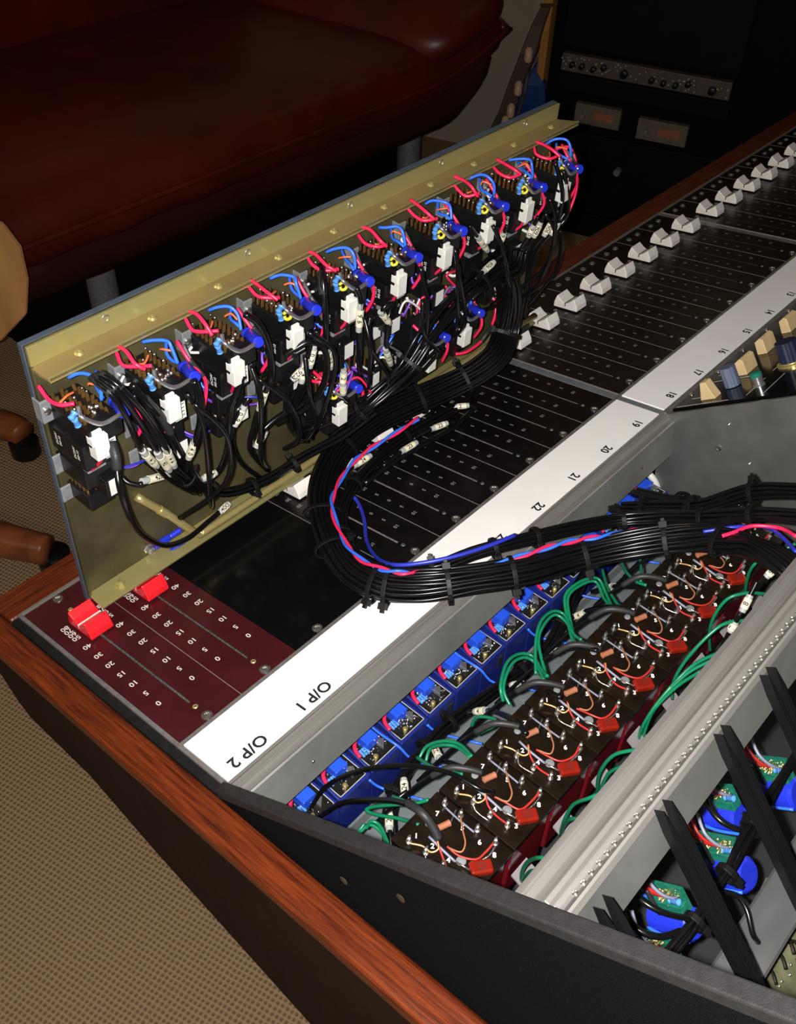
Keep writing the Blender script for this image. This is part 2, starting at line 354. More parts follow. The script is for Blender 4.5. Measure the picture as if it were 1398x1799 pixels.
# lower bar behind the far rail
MB().prism([lv(-256, 44), lv(-257, 45), lv(-273, 45), lv(-274, 44), lv(-274, 40), lv(-256, 40)], 'x', -187, 60).build('lower_bar', 'alu_dark', con, 'grey lower bar')
MB().prism([lv(-300, -60), lv(-345, -60), lv(-345, -64), lv(-300, -64)], 'x', -187, XG-2).build('rear_shelf', 'paint_dark', con)
# ================================================================ WHITE LABEL STRIPS
s1 = thing('label_strip', 'brightly lit white label strip nearest the mahogany end, lettered O/P', 'label strip', C, (0, -20, 0), 'white label strips')
MB().box(XE+.6, XG-3.6, -37.2, -1.8, -3, .5).build('plate', 'strip_white', s1, bevel=.2)
UX, UY = (-1, 0, 0), (0, -1, 0)
for k in range(19, 25): MB().text(str(k), ((24-k)*40.0+.5, -31, .56), UX, UY, 8.4, .03).build('lettering', 'ink', s1)
for tx, x in (('O/P 1', -121.9), ('O/P 2', -167.9)): MB().text(tx, (x, -31, .56), UX, UY, 9.8, .025).build('lettering', 'ink', s1)
s2 = thing('label_strip', 'white label strip with channel numbers beside the cream and navy knobs', 'label strip', C, (400, -20, 0), 'white label strips')
MB().box(XG+3.6, XG+8*40+8.3-3.6, -37.2, -1.8, -3, .5).build('plate', 'strip_white', s2, bevel=.2)
for k in range(11, 19): MB().text(str(k), ((24-k)*40.0+8.3, -31, .56), UX, UY, 8.4, .03).build('lettering', 'ink', s2)
# ================================================================ FADER MODULES
def plate(m, x0, x1, slots, z1=0, z0=-2.2, y0=.8, y1=154.8):
    """a plate cut by slots (x, y from, y to)"""
    xs = x0
    for (sx, a, b) in slots:
        m.box(xs, sx-.9, y0, y1, z0, z1); m.box(sx-.9, sx+.9, y0, a, z0, z1); m.box(sx-.9, sx+.9, b, y1, z0, z1); xs = sx+.9
    m.box(xs, x1, y0, y1, z0, z1); return m
def screw(m, x, y, r, z=0):
    m.lathe((x, y, z-.2), (0, 0, 1), [(0, r), (.8, r*.96), (1.2, r*.7), (1.2, r*.45), (.5, r*.4), (.5, .02)], 14)
def cap(parent, x, y, mat, line):
    # saddle-shaped fader knob: profile along y, extruded along x
    w = 8.6
    pr = [(-12.8, 1.2), (12.8, 1.2), (12.4, 5.5), (9.2, 12.2), (4.5, 8.4), (.8, 6.6), (-.8, 6.6), (-4.5, 8.4), (-9.2, 12.2), (-12.4, 5.5)]
    m = MB().prism([(y+a*.93, b) for a, b in pr], 'x', x-w*.9, x+w*.9)
    k = m.build('fader_knob', mat, parent, bevel=.7)
    MB().box(x-w*.9-.05, x+w*.9+.05, y-.45, y+.45, 4.0, 6.8).build('marker_line', line, k)
def digits(m, x, seq, y0, step, size, z=.04):
    for i, t in enumerate(seq): m.text(t, (x, y0+i*step if not isinstance(t, tuple) else 0, z), UX, UY, size, .02)
SEQ_R = ['0', '5', '10', '15', '20', '30', '40']
mf = thing('fader_module', 'maroon double fader plate with two red knobs beside the mahogany end', 'fader module', C, (-145, 78, 0))
m = plate(MB(), XE+.5, XE+82.2, [(-165.9, 18.8, 128), (-124.9, 18.8, 128)]); m.build('faceplate', 'maroon', mf, 'maroon faceplate', bevel=.15)
for x in (-165.9, -124.9): MB().box(x-.9, x+.9, 18.8, 128, -2.4, -1.6).build('slot', 'slot', mf)
MB().box(-145.1, -144.7, .8, 154.6, -.2, .05).build('scored_line', 'groove_line', mf)
for x in (-165.9, -124.9):
    for (xx, yy, r_, z_, nm_, mm_) in ((x, 4.2, 3.2, 0, 'screw', 'screw'), (x+1, 150.5, 3.2, 0, 'screw', 'screw'), (x, 14.1, 1.7, -.5, 'small_screw', 'zinc'), (x+.5, 136, 1.7, -.5, 'small_screw', 'zinc')):
        m = MB(); screw(m, xx, yy, r_, z_); m.build(nm_, mm_, mf, smooth=True)
m = MB()
for x in (-165.9, -124.9):
    for sx in (-11.2, 11.6):
        digits(m, x+sx, SEQ_R, 32.0, 11.4, 5.0); m.text('50', (x+sx, 111.6, .04), UX, UY, 5.0, .02); m.text('60', (x+sx, 115.8, .04), UX, UY, 5.0, .02); m.text('70', (x+sx, 120.0, .04), UX, UY, 5.0, .02)
        m.text('80', (x+sx, 124.0, .04), UX, UY, 5.0, .02)
m.build('lettering', 'ink_white', mf)
cap(mf, -165.4, 112.5, 'red_cap', 'white_plastic'); cap(mf, -124.9, 112.5, 'red_cap', 'white_plastic')
# blank black plate
bk = thing('blank_plate', 'plain glossy black blanking plate between maroon faders and channel 24', 'blanking plate', C, (-62, 78, 0))
MB().box(-104.0, -20.2, .8, 154.8, -2.2, 0).build('faceplate', 'gloss_black', bk, bevel=.15)
for (xx, yy) in ((-84.8, 4.2), (-40, 4.2), (-84.8, 150.5)):
    m = MB(); screw(m, xx, yy, 3.2); m.build('screw', 'screw', bk, smooth=True)
SEQ_B = ['10', '5', '0', '5', '10', '15', '20', '30', '40']
def fader(k, x, far=0):
    nm = {24: 'twenty-four', 23: 'twenty-three', 22: 'twenty-two', 21: 'twenty-one', 20: 'twenty', 19: 'nineteen', 18: 'eighteen', 17: 'seventeen', 16: 'sixteen', 15: 'fifteen', 14: 'fourteen', 13: 'thirteen'}
    who = ('in line with number %s on the white strip' % nm[k]) if k >= 13 else '%s channel beyond number thirteen, counting away' % ORD[12-k]
    t = thing('fader_module', 'black channel fader module %s' % who, 'fader module', C, (x, 78, 0), 'black channel fader modules')
    plate(MB(), x-19.8, x+19.8, [(x, 18.5, 128)]).build('faceplate', 'panel_black' if k > 18 else 'panel_brownish', t, bevel=.15)
    MB().box(x-.9, x+.9, 18.5, 128, -2.0, -.7).build('slot', 'groove_line', t)
    MB().box(x-20.1, x-19.75, .8, 154.8, -2, .1).build('edge_line', 'groove_line', t)
    m = MB(); screw(m, x, 4.2, 3.1); m.build('screw', 'screw', t, smooth=True)
    m = MB(); screw(m, x, 14.1, 1.5, -.5); m.build('small_screw', 'slot', t, smooth=True)
    m = MB()
    for sx in (-11.3, 11.3): digits(m, x+sx, SEQ_B, 30.3, 11.2, 3.9)
    m.build('lettering', 'ink_faint', t)
    if k <= 18:
        m = MB()
        for sx in (-9, 6):
            m.lathe((x+sx, 146, 0), (0, 0, 1), [(0, 2.8), (.9, 2.6), (.9, 1.9), (.2, 1.8), (.2, .02)], 12)
        m.build('socket_ring', 'slot', t)
    cap(t, x, 112.5, 'white_cap', 'ink')
for k in range(24, 18, -1): fader(k, (24-k)*40.0)
for k in range(18, 10, -1): fader(k, (24-k)*40.0+8.3)
for i, k in enumerate(range(10, 2, -1)): fader(k, (24-k)*40.0+16.6)
for i, k in enumerate(range(2, -4, -1)): fader(k, (24-k)*40.0+25)
# ================================================================ SLOPED CHANNEL MODULES
for i in range(2):
    x = 248.3+i*40
    t = thing('channel_module', ('dark channel module with cream and grey knobs beside the divider sheet' if i == 0 else 'dark channel module with navy knob, second from the divider sheet'), 'channel module', M, (x, -60, 0), 'dark sloped channel modules')
    MB().box(x-19.8, x+19.8, -240, -5.5, -2.5, 0).build('faceplate', 'gloss_black', t, bevel=.2)
    m = MB(); screw(m, x+3, -8.5, 1.6); m.build('screw', 'screw', t, smooth=True)
    m = MB()
    for (a, b, c, d) in ((x-18, -50, x-17.6, -8), (x-14, -62, x+14, -61.6), (x-6, -30, x-5.6, -14), (x-17, -75, x+17, -74.6)):
        m.box(min(a, c), max(a, c), min(b, d), max(b, d), -.1, .12)
    m.build('panel_lines', 'ink_white', t)
    if i == 0:
        def wedge(x0, y0, name='rocker_knob'):
            MB().add([(x0-4.5, y0-6, 0), (x0+4.5, y0-6, 0), (x0+4.5, y0+6, 0), (x0-4.5, y0+6, 0), (x0-4, y0-1.6, 13), (x0+4, y0-1.6, 13), (x0+4, y0+2.6, 13), (x0-4, y0+2.6, 13)], [(0,3,2,1),(4,5,6,7),(0,1,5,4),(1,2,6,5),(2,3,7,6),(3,0,4,7)]).build(name, 'cream', t, 'cream wedge knob', bevel=.5)
        wedge(240.5, -31)
        m = MB(); fl = []
        for k in range(40): a = 2*math.pi*k/40; r = 5.6 if k % 4 < 2 else 5.2; fl.append((256+r*math.cos(a), -40+r*math.sin(a)))
        m.prism(fl, 'z', .5, 15).build('rotary_knob', 'knob_grey', t, 'blue-grey fluted knob', smooth=True)
        m = MB(); m.lathe((249, -64, 0), (0, 0, 1), [(0, 4.2), (1, 4.2), (1.4, 3.6), (7, 3.6)], 18).build('push_button', 'steel', t, smooth=True)
        m = MB(); m.lathe((249, -64, 7), (0, 0, 1), [(0, 4.1), (2.6, 4.0), (3.2, 3.2), (3.2, .02)], 18).build('button_cap', 'green_cap', t, 'dark green button cap', smooth=True)
    else:
        for (bx0, by0) in ((283, -38),):
            MB().prism([(by0-4, 0), (by0+4, 0), (by0+3.4, 10), (by0-1, 12.5), (by0-3.6, 11)], 'x', bx0-9, bx0+8).build('rocker_knob', 'cream', t, 'cream rocker block', bevel=.6)
        m = MB(); m.lathe((283, -72, 0), (0, 0, 1), [(0, 10), (1.6, 10), (2.0, 8.6), (2.6, 8.5)], 28).build('knob_skirt', 'brass', t, smooth=True)
        fl = []
        for k in range(48): a = 2*math.pi*k/48; r = 7.6 if k % 4 < 2 else 7.1; fl.append((283+r*math.cos(a), -72+r*math.sin(a)))
        m = MB(); m.prism(fl, 'z', 2.5, 17).build('rotary_knob', 'knob_navy', t, 'navy fluted knob', smooth=True)
for i in range(2, 8):
    x = 248.3+i*40
    t = thing('channel_module', 'dark sloped channel module, %s from the divider sheet' % ORD[i], 'channel module', M, (x, -60, 0), 'dark sloped channel modules')
    MB().box(x-19.8, x+19.8, -240, -5.5, -2.5, 0).build('faceplate', 'gloss_black', t, bevel=.2)
    m = MB(); screw(m, x+3, -8.5, 1.6); m.build('screw', 'screw', t, smooth=True)
    bx0, by0 = x-6, -34
    MB().prism([(by0-4, 0), (by0+4, 0), (by0+3.4, 10), (by0-1, 12.5), (by0-3.6, 11)], 'x', bx0-9, bx0+8).build('rocker_knob', 'cream', t, 'cream rocker block', bevel=.6)
    fl = []
    for k in range(48): a = 2*math.pi*k/48; r = 7.6 if k % 4 < 2 else 7.1; fl.append((x-5+r*math.cos(a), -72+r*math.sin(a)))
    MB().prism(fl, 'z', 2.5, 17).build('rotary_knob', 'knob_navy', t, smooth=True)
    MB().lathe((x-5, -72, 0), (0, 0, 1), [(0, 10), (1.6, 10), (2.0, 8.6), (2.6, 8.5)], 28).build('knob_skirt', 'brass', t, smooth=True)
# ================================================================ CABLE HELPERS
VIEW = Vector((-.35, -.52, .78)).normalized()
CPM = Vector((-326.100703, -258.180301, 429.206920))
def ribbon_frames(pts, up=VIEW):
    p = smoothpath(pts, 5); fr = []
    for i in range(len(p)):
        t = (p[min(i+1, len(p)-1)]-p[max(i-1, 0)]).normalized(); s = t.cross(up)
        s = s.normalized() if s.length > .05 else (fr[-1][2] if fr else t.orthogonal().normalized())
        if fr and s.dot(fr[-1][2]) < 0: s = -s
        fr.append((p[i], t, s, s.cross(t).normalized()))
    return fr
def hexoff(hx, hz, r):
    out = []; dz = r*1.78; j = 0; z = -hz+r
    while z <= hz-r+.01:
        wmax = hx*math.sqrt(max(0, 1-(z/(hz+.01))**2))*1.0; x = -wmax+r+(r if j % 2 else 0)
        while x <= wmax-r+.01: out.append((x, z)); x += 2.05*r
        z += dz; j += 1
    return out
def tie(parent, f, hx, hz, mat='tie_black', tail=True, side=1):
    p, t, s, u = f; m = MB(); ring = [p+s*(hx+.9)*math.cos(a)+u*(hz+.9)*math.sin(a) for a in [2*math.pi*k/18 for k in range(19)]]
    vs = []; fs = []
    for q in ring:
        o = (q-p).normalized()*.55
        vs += [q-t*1.4-o, q+t*1.4-o, q+t*1.4+o, q-t*1.4+o]
    for i in range(18):
        for k in range(4): fs.append((i*4+k, i*4+(k+1) % 4, (i+1)*4+(k+1) % 4, (i+1)*4+k))
    m.add(vs, fs)
    a = random.choice([.35, .6, -.2]) if tail else .5
    q = p+s*side*(hx+1.6)*math.cos(a)+u*(hz+1.6)*math.sin(a); g = .75 if hx < 8 else 1
    m.obox(q, t, s, u, 2.4*g, 1.9*g, 1.7*g)
    m.obox(q+s*side*2.2*g, t, s, u, 1.2*g, 1.6*g, .5)
    return m.build('cable_tie', mat, parent, bevel=.2)
def loom(name, label, pts, hx, hz, r=1.25, ties=(), mat='black_wire', group=None, org=None, jitter=.35, taper=None, extra=None):
    fr = ribbon_frames(pts); o = thing(name, label, 'cable loom', W, org or tuple(pts[0]), group); n = len(fr)
    for (a, b) in hexoff(hx, hz, r):
        ph = random.random()*9; path = []
        for i, (p, t, s, u) in enumerate(fr):
            k = i/(n-1); g = taper(k) if taper else 1
            path.append(p+s*(a*g+jitter*math.sin(ph+i*.35))+u*(b*g+jitter*math.cos(ph*1.7+i*.27)))
        MB().tube(path[::2]+[path[-1]], r, 6, 2).build('wire', mat, o, smooth='all')
    for k in ties:
        f = fr[min(n-1, int(k*(n-1)))]; g = taper(k) if taper else 1
        tie(o, f, hx*g+.2, hz*g+.2, side=random.choice([1, -1]))
    if extra: extra(o, fr)
    return o, fr
def twisted(parent, fr, i0, i1, off, lift, cols=('w_red', 'w_blue'), r=.9, pitch=7):
    for c, ph in zip(cols, (0, math.pi)):
        path = []
        for i in range(i0, i1):
            p, t, s, u = fr[i]; a = ph+i*2*math.pi/pitch; path.append(p+s*(off+math.cos(a)*r*.9)+u*(lift+math.sin(a)*r*.9))
        MB().tube(path, r, 6, 3).build('twisted_wire', c, parent, ('pink-red' if c == 'w_red' else 'blue')+' wire of the twisted pair', smooth='all')
def marker(parent, p0, p1, txt, r=2.0, cream=(.22, .8)):
    p0 = Vector(p0); p1 = Vector(p1); d = p1-p0; L = d.length; X = d.normalized()
    k = MB().lathe(p0, X, [(0, r*.93), (L*.1, r), (L*.9, r), (L, r*.93)], 12).build('marker_sleeve', 'clear_sleeve', parent, smooth=True)
    MB().lathe(p0, X, [(L*cream[0], r*1.12), (L*cream[1], r*1.12)], 14).build('number_tag', 'cream_sleeve', k, 'cream number tag', smooth=True)
    mid = (p0+p1)/2; Z = (CPM-mid); Z = (Z-X*Z.dot(X)).normalized(); Y = Z.cross(X)
    m = MB().text(txt, mid+Z*(r*1.12+.08), X, Y, r*2.0, .02, r*1.14); m.build('lettering', 'ink', k)
    return k
def cable(label, pts, r=1.4, mat='black_wire', markers=(), ties=(), group=None, cat='cable', name='cable', sleeve=None, seg=8):
    o = thing(name, label, cat, W, tuple(pts[0]), group)
    MB().tube(pts, r, seg, 5).build('jacket', mat, o, smooth='all')
    for mk in markers: marker(o, *mk)
    if sleeve:
        for (path, rr) in sleeve: MB().tube(path, rr, 8, 4).build('heat_shrink', 'black_sleeve', o, smooth='all')
    return o
# ================================================================ BLUE BOX MODULES
for i in range(15):
    x = -157.0+25*i
    t = thing('blue_circuit_box', 'small blue open-topped box of electronics, %s from the felt cheek' % ORD[i], 'circuit box', W, (x+10, -50, -90), 'blue circuit boxes')
    m = MB(); m.box(x-2.2, x+21.6, -62.2, -60.3, -96, -50.4); m.add([(x-2.2,-60.3,-96),(x-.6,-60.3,-96),(x-.6,-36,-96),(x-2.2,-36,-96),(x-2.2,-60.3,-50.4),(x-.6,-60.3,-50.4),(x-.6,-36,-45),(x-2.2,-36,-45)], [(0,3,2,1),(4,5,6,7),(0,1,5,4),(1,2,6,5),(2,3,7,6),(3,0,4,7)]); m.box(x+19.8, x+21.6, -60.3, -36, -96, -50.4); m.box(x-2.2, x+21.6, -37.5, -36, -96, -50.4)
    m.box(x-.2, x+19.8, -60.3, -37.5, -96, -94)
    m.build('housing', 'box_blue', t, bevel=.3)
    MB().box(x-.2, x+19.6, -60.2, -37.6, -51.6, -50).build('circuit_board', 'pcb_dark', t)
    m = MB(); m.box(x-.3, x+19.7, -60.4, -60.0, -50.2, -49.8); m.box(x+19.4, x+19.8, -60.4, -37.6, -50.2, -49.8); m.box(x-.4, x, -60.4, -37.6, -50.2, -49.8); m.build('board_edge', 'edge_white', t)
    MB().box(x+5.5, x+14.5, -51.5, -42.5, -50, -42.5).build('trimmer_block', 'trim_blue', t, 'bright blue block', bevel=.4)
    MB().tube([(x-1, -52, -47.5), (x+.6, -46, -46.3), (x+5.5, -42, -45.8), (x+9, -40, -46)], 1.25, 7, 4).build('pink_wire', 'w_red', t, smooth='all')
    m = MB()
    for k in range(3):
        q = Vector((x+1.5+k*1.9, -53.2, -48.3)); m.lathe(q, (.15, 1, 0), [(0, .4), (.6, .95), (1.4, .8), (4.0, .8), (4.8, .95), (5.4, .4)], 8)
    m.build('resistor', 'blue_res', t, smooth=True)
    m = MB()
    for k in range(26):
        m.ball((x+1.5+random.random()*16, -58.8+random.random()*17, -49.4+random.random()*1.4), .35+random.random()*.55, 6)
    for k in range(9):
        a = Vector((x+3+random.random()*13, -58+random.random()*14, -49)); m.tube([a, a+Vector((random.uniform(-2, 2), random.uniform(-2, 2), 2.4)), a+Vector((random.uniform(-3, 3), random.uniform(-3, 3), .2))], .28, 5, 3)
    m.build('solder_joints', 'solder', t, kind='stuff', smooth='all')
    MB().prism([(x+12.5, -57.5), (x+17.2, -53.5), (x+15.4, -51), (x+12.2, -52)], 'z', -49.6, -46.6).build('transistor', 'steel', t, bevel=.3)
    MB().lathe((x+5.8, -57.6, -50), (0, 0, 1), [(0, 1.5), (2.6, 1.5), (3.2, .9)], 10).build('trim_screw', 'brass', t, smooth=True)
    if i in (2, 5): MB().tube([(x+17.8, -38, -46), (x+18, -50, -47), (x+19.4, -62.6, -48), (x+24, -72, -58), (x+33, -96, -52)], .85, 6, 4).build('blue_lead', 'w_blue', t, smooth='all')
    elif i % 2 == 1: MB().tube([(x+20, -62.6, -54), (x+24, -70, -60), (x+33, -94, -56)], .85, 6, 4).build('blue_lead', 'w_blue', t, smooth='all')
    if i in (4, 6): MB().box(x+14.5, x+19, -63, -62.1, -66, -56).build('date_label', 'ink', t)
# ================================================================ TRANSFORMERS
ZT = 20.0
def transformer(i):
    x = -143.5+34*i; r = random.Random(i)
    t = thing('transformer', 'dark red transformer with numbered brown terminal top, %s from the felt cheek' % ORD[i], 'transformer', W, (x, -142, -60), 'transformers in a row')
    MB().box(x-16.5, x+16.3, -165.0, -120.2, ZT-3, ZT).build('terminal_board', 'bakelite', t, bevel=.3)
    MB().box(x-15.0, x+14.8, -163.4, -121.6, ZT-52, ZT-3).build('can', 'can_red', t, 'glossy dark red can', bevel=1.2)
    MB().add([(x-14, -165, -8), (x-2, -165, -8), (x+2, -184, -26), (x-10, -184, -26), (x-14, -165, -9.4), (x-2, -165, -9.4), (x+2, -184, -27.4), (x-10, -184, -27.4)], [(0, 1, 2, 3), (7, 6, 5, 4), (0, 4, 5, 1), (1, 5, 6, 2), (2, 6, 7, 3), (3, 7, 4, 0)]).build('bracket', 'bracket_pale', t, 'pale angled bracket')
    m = MB(); tt = MB(); lead = MB()
    pos = {'1': (-12.0, -127.3), '2': (-10.8, -136.4), '4': (-10.8, -146.3), '3': (-9.5, -155.5), '7': (13.4, -127.2), '5': (13.9, -136.4), '6': (13.5, -146.6), '8': (14.0, -156.6)}
    for k, (a, b) in pos.items():
        m = MB(); q = Vector((x+a, b, ZT)); m.lathe(q, (0, 0, 1), [(0, 1.4), (.4, 1.4), (.6, .7), (3.0, .6), (3.2, .95), (4.0, .95), (4.4, .3)], 9)
        m.tube([q+Vector((1.3*math.cos(c), .3, 3.8+1.2*math.sin(c))) for c in [j*math.pi/4 for j in range(9)]], .26, 5, 1, False)
        m.build('terminal', 'solder', t, smooth=True)
    for k, (a, b) in pos.items():
        dx, dy = {'1': (4.3, -.6), '2': (4.2, 2.0) if 0 else (4.4, -.2), '4': (4.2, .2), '3': (2.8, -3.0), '7': (-6.1, -.6), '5': (-4.2, -4.5), '6': (-4.0, -4.5), '8': (-4.8, -3.2)}[k]
        tt.text(k, (x+a+dx, b+dy, ZT+.06), (.62, -.78, 0), (.78, .62, 0), 3.5, .03)
    tt.build('lettering', 'strip_white', t)
    def L(path, dz=0, j=.6): return [Vector((x+p[0]+r.uniform(-j, j), p[1]+r.uniform(-j, j), p[2]+dz)) for p in path]
    MB().tube(L([(-5.8,-133.6,24.0), (-5.9,-141.4,23.0), (-5.9,-149.1,22.0)], j=.2), .65, 7, 3).build('sleeved_lead', 'w_slate', t, smooth='all')
    MB().tube(L([(-5.9,-149.1,22.0), (-4.3,-156.2,21.5)], j=.1), .45, 5, 3).build('bare_lead', 'solder', t, smooth='all')
    MB().tube(L([(10.9,-129.1,22.5), (10.7,-138.3,22.5), (10.5,-146.6,22.5)], j=.3), .5, 6, 3).build('sleeved_lead', 'w_slate', t, smooth='all')
    MB().tube(L([(-12.1,-137.3,23.0), (-14.9,-140.6,22.0), (-13.6,-148.0,22.0)]), .42, 5, 4).build('bare_lead', 'solder', t, smooth='all')
    MB().tube(L([(11.6,-158.2,22.5), (6.9,-158.4,22.0), (2.8,-157.5,21.5)], j=.2), .42, 5, 4).build('bare_lead', 'solder', t, smooth='all')
    MB().tube(L([(11.6,-137.9,23.5), (6.3,-144.0,25.0), (2.3,-148.6,26.0), (-2.5,-148.8,26.0), (-4.4,-143.8,25.0)]), .45, 6, 4).build('brown_wire', 'w_brown', t, smooth='all')
    MB().tube(L([(-4.5,-143.0,25.0), (-2.5,-149.0,23.0), (0.4,-155.1,22.5), (6.2,-157.0,22.5), (12.3,-156.8,23.5)]), .52, 7, 4).build('red_wire', 'w_redt', t, smooth='all')
    MB().tube(L([(-4.7,-137.9,25.0), (-8.2,-142.9,23.0), (-10.2,-148.9,22.0), (-10.2,-155.8,23.0)]), .52, 7, 4).build('red_wire', 'w_redt', t, smooth='all')
    MB().tube(L([(-13.2,-129.4,23.5), (-10.9,-134.2,23.0), (-10.7,-138.8,23.0), (-7.8,-140.6,24.0), (-4.9,-137.7,25.0)]), .45, 6, 4).build('copper_wire', 'w_copper', t, smooth='all')
    m = MB(); a = Vector(L([(0.2,-133.0,22.0)], j=0)[0]); b = Vector(L([(7.4,-135.7,22.0)], j=0)[0]); d = b-a
    m.lathe(a, d, [(0, .6), (.6, 1.7), (1.6, 1.55), (d.length-1.6, 1.55), (d.length-.6, 1.7), (d.length, .6)], 12)
    m.build('resistor', 'res_brown', t, 'brown resistor', smooth=True)
    MB().tube([b, (x+13.6, -133.6, 22.5)], .35, 5, 2).build('bare_lead', 'solder', t)
    c = Vector((x-.4, -159.6, ZT+1.9)); k = MB().obox(c, (.80, -.60, 0), (.60, .80, 0), (0, 0, 1), 5.2, 3.3, 2.0).build('capacitor', 'cap_red', t, 'orange-red capacitor', bevel=1.2, seg=3)
    m = MB(); m.text('1500J', c+Vector((.6, .9, 2.05)), (.80, -.60, 0), (.60, .80, 0), 2.2); m.text('160V', c+Vector((-.6, -.9, 2.05)), (.80, -.60, 0), (.60, .80, 0), 2.2); m.build('lettering', 'ink', k)
    m = MB(); m.lathe((x-3, -150.5, ZT), (0, 0, 1), [(0, 2.4), (.3, 2.2), (.45, .1)], 12); m.lathe((x+1, -128, ZT), (0, 0, 1), [(0, 1.8), (.3, 1.6), (.4, .1)], 12); m.build('glue_blob', 'steel_grey', t, smooth=True)
    # black sleeve that brings the wires in from the tray
    if i != 0:
        MB().tube([(x-12, -112, 17), (x-7, -118, 25), (x-2, -125, 26), (x+2, -131, 24.5)], 1.7, 8, 5).build('heat_shrink', 'black_sleeve', t, smooth='all')
        MB().tube([(x-30, -92, -30), (x-22, -101, -6), (x-14, -110, 14), (x-7, -118, 24.5)], 1.1, 8, 5).build('black_lead', 'black_wire', t, smooth='all')
for i in range(9): transformer(i)
# ================================================================ CARD GUIDES AND AMPLIFIER CARDS BEHIND THE FAR RAIL
gd = Vector((0, -math.cos(math.radians(49.7)), -math.sin(math.radians(49.7)))); gn = Vector((0, math.sin(math.radians(49.7)), -math.cos(math.radians(49.7))))
for i, (tip, name) in enumerate(((M @ Vector(Mi(-181.5, 229, 0)), 'nearest the felt cheek'), (M @ Vector(Mi(-138, 224.5, 0)), 'second from the felt cheek'), (M @ Vector(Mi(-97, 224.5, 0)), 'third from the felt cheek'), (M @ Vector(Mi(-61, 224.5, 0)), 'last one at the right edge'))):
    tip = Vector(tip)
    t = thing('card_guide', 'black plastic card guide with two pointed prongs, %s' % name, 'card guide', W, tuple(tip+gd*150), 'black card guides')
    for dx in (0, 5.2):
        b = tip+Vector((dx, 0, 0)); m = MB(); w2 = 1.25; L = 170
        pr = [b-Vector((w2*.1, 0, 0)), b+Vector((w2*.1, 0, 0)), b+gd*9+Vector((w2, 0, 0)), b+gd*L+Vector((w2, 0, 0)), b+gd*L-Vector((w2, 0, 0)), b+gd*9-Vector((w2, 0, 0))]
        back = [q+gn*4 for q in pr]
        n = len(pr); m.add(pr+back, [tuple(range(n))[::-1], tuple(range(n, 2*n))]+[(k, (k+1) % n, (k+1) % n+n, k+n) for k in range(n)])
        m.build('prong', 'black_plastic', t, bevel=.3)
    c = tip+Vector((2.6, 0, 0))+gd*98+gn*3; MB().obox(c, (1, 0, 0), gd, gn, 1.6, 84, .9).build('web', 'black_plastic', t)
E1 = -gn
def amp_card(px, lab, blx, blr, s=1.0):
    q = Vector(px); XX = Vector((1, 0, 0))
    def V(a, b, c=0): return q+E1*a+gd*b-XX*c      # a along the card, b down the guides, c towards the cheek
    t = thing('amplifier_card', lab, 'circuit card', W, tuple(q), 'amplifier cards')
    MB().obox(V(0, 0), E1, gd, XX, 12*s, 5.5, .8).build('circuit_board', 'pcb_green', t, 'green circuit board')
    MB().obox(V(1, 3.2, 2.6), E1, gd, XX, 10.5*s, 2.4, 2.4).build('board_connector', 'pcb_green', t, bevel=.3)
    m = MB()
    for k in range(46): m.ball(V(random.uniform(-11, 11)*s, random.uniform(-5.5, 1), 1+random.random()*2.4), .3+.45*random.random(), 6)
    for k in range(16): a = V(random.uniform(-10, 10)*s, random.uniform(-4, 1), .6); m.cyl(a, a+Vector((-4.5, random.uniform(-.8, .8), random.uniform(-.8, .8))), .4, 5)
    m.build('component_leads', 'brass', t, kind='stuff', smooth='all')
    MB().lathe(V(-9, 5+blr, 2.5), E1, [(0, blr*.8), (1, blr), (20*s, blr), (21.5*s, blr*.8)], 20).build('capacitor', 'blue_cap', t, 'large blue capacitor', smooth=True)
    MB().tube([V(-9, 6+blr, 2.5+blr), V(0, 7+blr, 3.4+blr), V(12, 8+blr, 2+blr)], .8, 6, 4).build('blue_lead', 'w_blue', t, smooth='all')
    MB().tube([V(-6, 0, 4), V(-10, -4, 7), V(-14, -8, 6)], .9, 6, 4).build('blue_lead', 'w_blue', t, smooth='all')
    for k, (da, c) in enumerate(((-8, 'w_grey'), (2, 'w_redt'), (5, 'w_redt'), (9, 'w_slate'), (-4, 'w_copper'))):
        MB().tube([V(da, -1, 2), V(da-1, -7, 7), V(da-4, -14, 8), V(da-8, -20, 3)], .8 if c != 'w_copper' else .5, 6, 4).build('lead_wire', c, t, smooth='all')
    def res(a, u, L, r=1.3):
        u = u.normalized(); MB().lathe(a, u, [(0, .5), (.6, r*1.15), (1.8, r), (L-1.8, r), (L-.6, r*1.15), (L, .5)], 12).build('resistor', 'blue_res', t, 'light blue striped resistor', smooth=True)
        kk = [c for c in t.children if c.name.startswith('resistor')][-1]; m = MB()
        for z in (.3, .42, .56, .7): m.lathe(a+u*L*z, u, [(0, r*1.06), (.35, r*1.06)], 12)
        m.build('colour_band', 'res_band', kk)
    res(V(-3, -3, 4), -gd+Vector((-.3, 0, .1)), 8.5)
    res(V(6, -1.5, 4), E1, 6)
    MB().tube([V(0, 5, 7), V(.5, -2, 8), V(.5, -9, 8)], 1.1, 7, 4).build('heat_shrink', 'black_sleeve', t, smooth='all')
amp_card((-124.2,-233.7,30.0), 'green circuit card with blue capacitor, just inside the cheek rim', 9, 6.5)
amp_card((-102.9,-225.9,30.0), 'green circuit card with blue capacitor between first and second card guides', 8, 7)
amp_card((-65.9,-231.4,28.0), 'green circuit card with blue capacitor and upright striped resistor right of second guide', 10, 8)
amp_card((-40.6,-219.5,26.0), 'green circuit card half hidden behind the second card guide', -2, 7, .8)
amp_card((-12.9,-230.1,28.0), 'green circuit card with blue capacitor right of the third card guide', 9, 8)
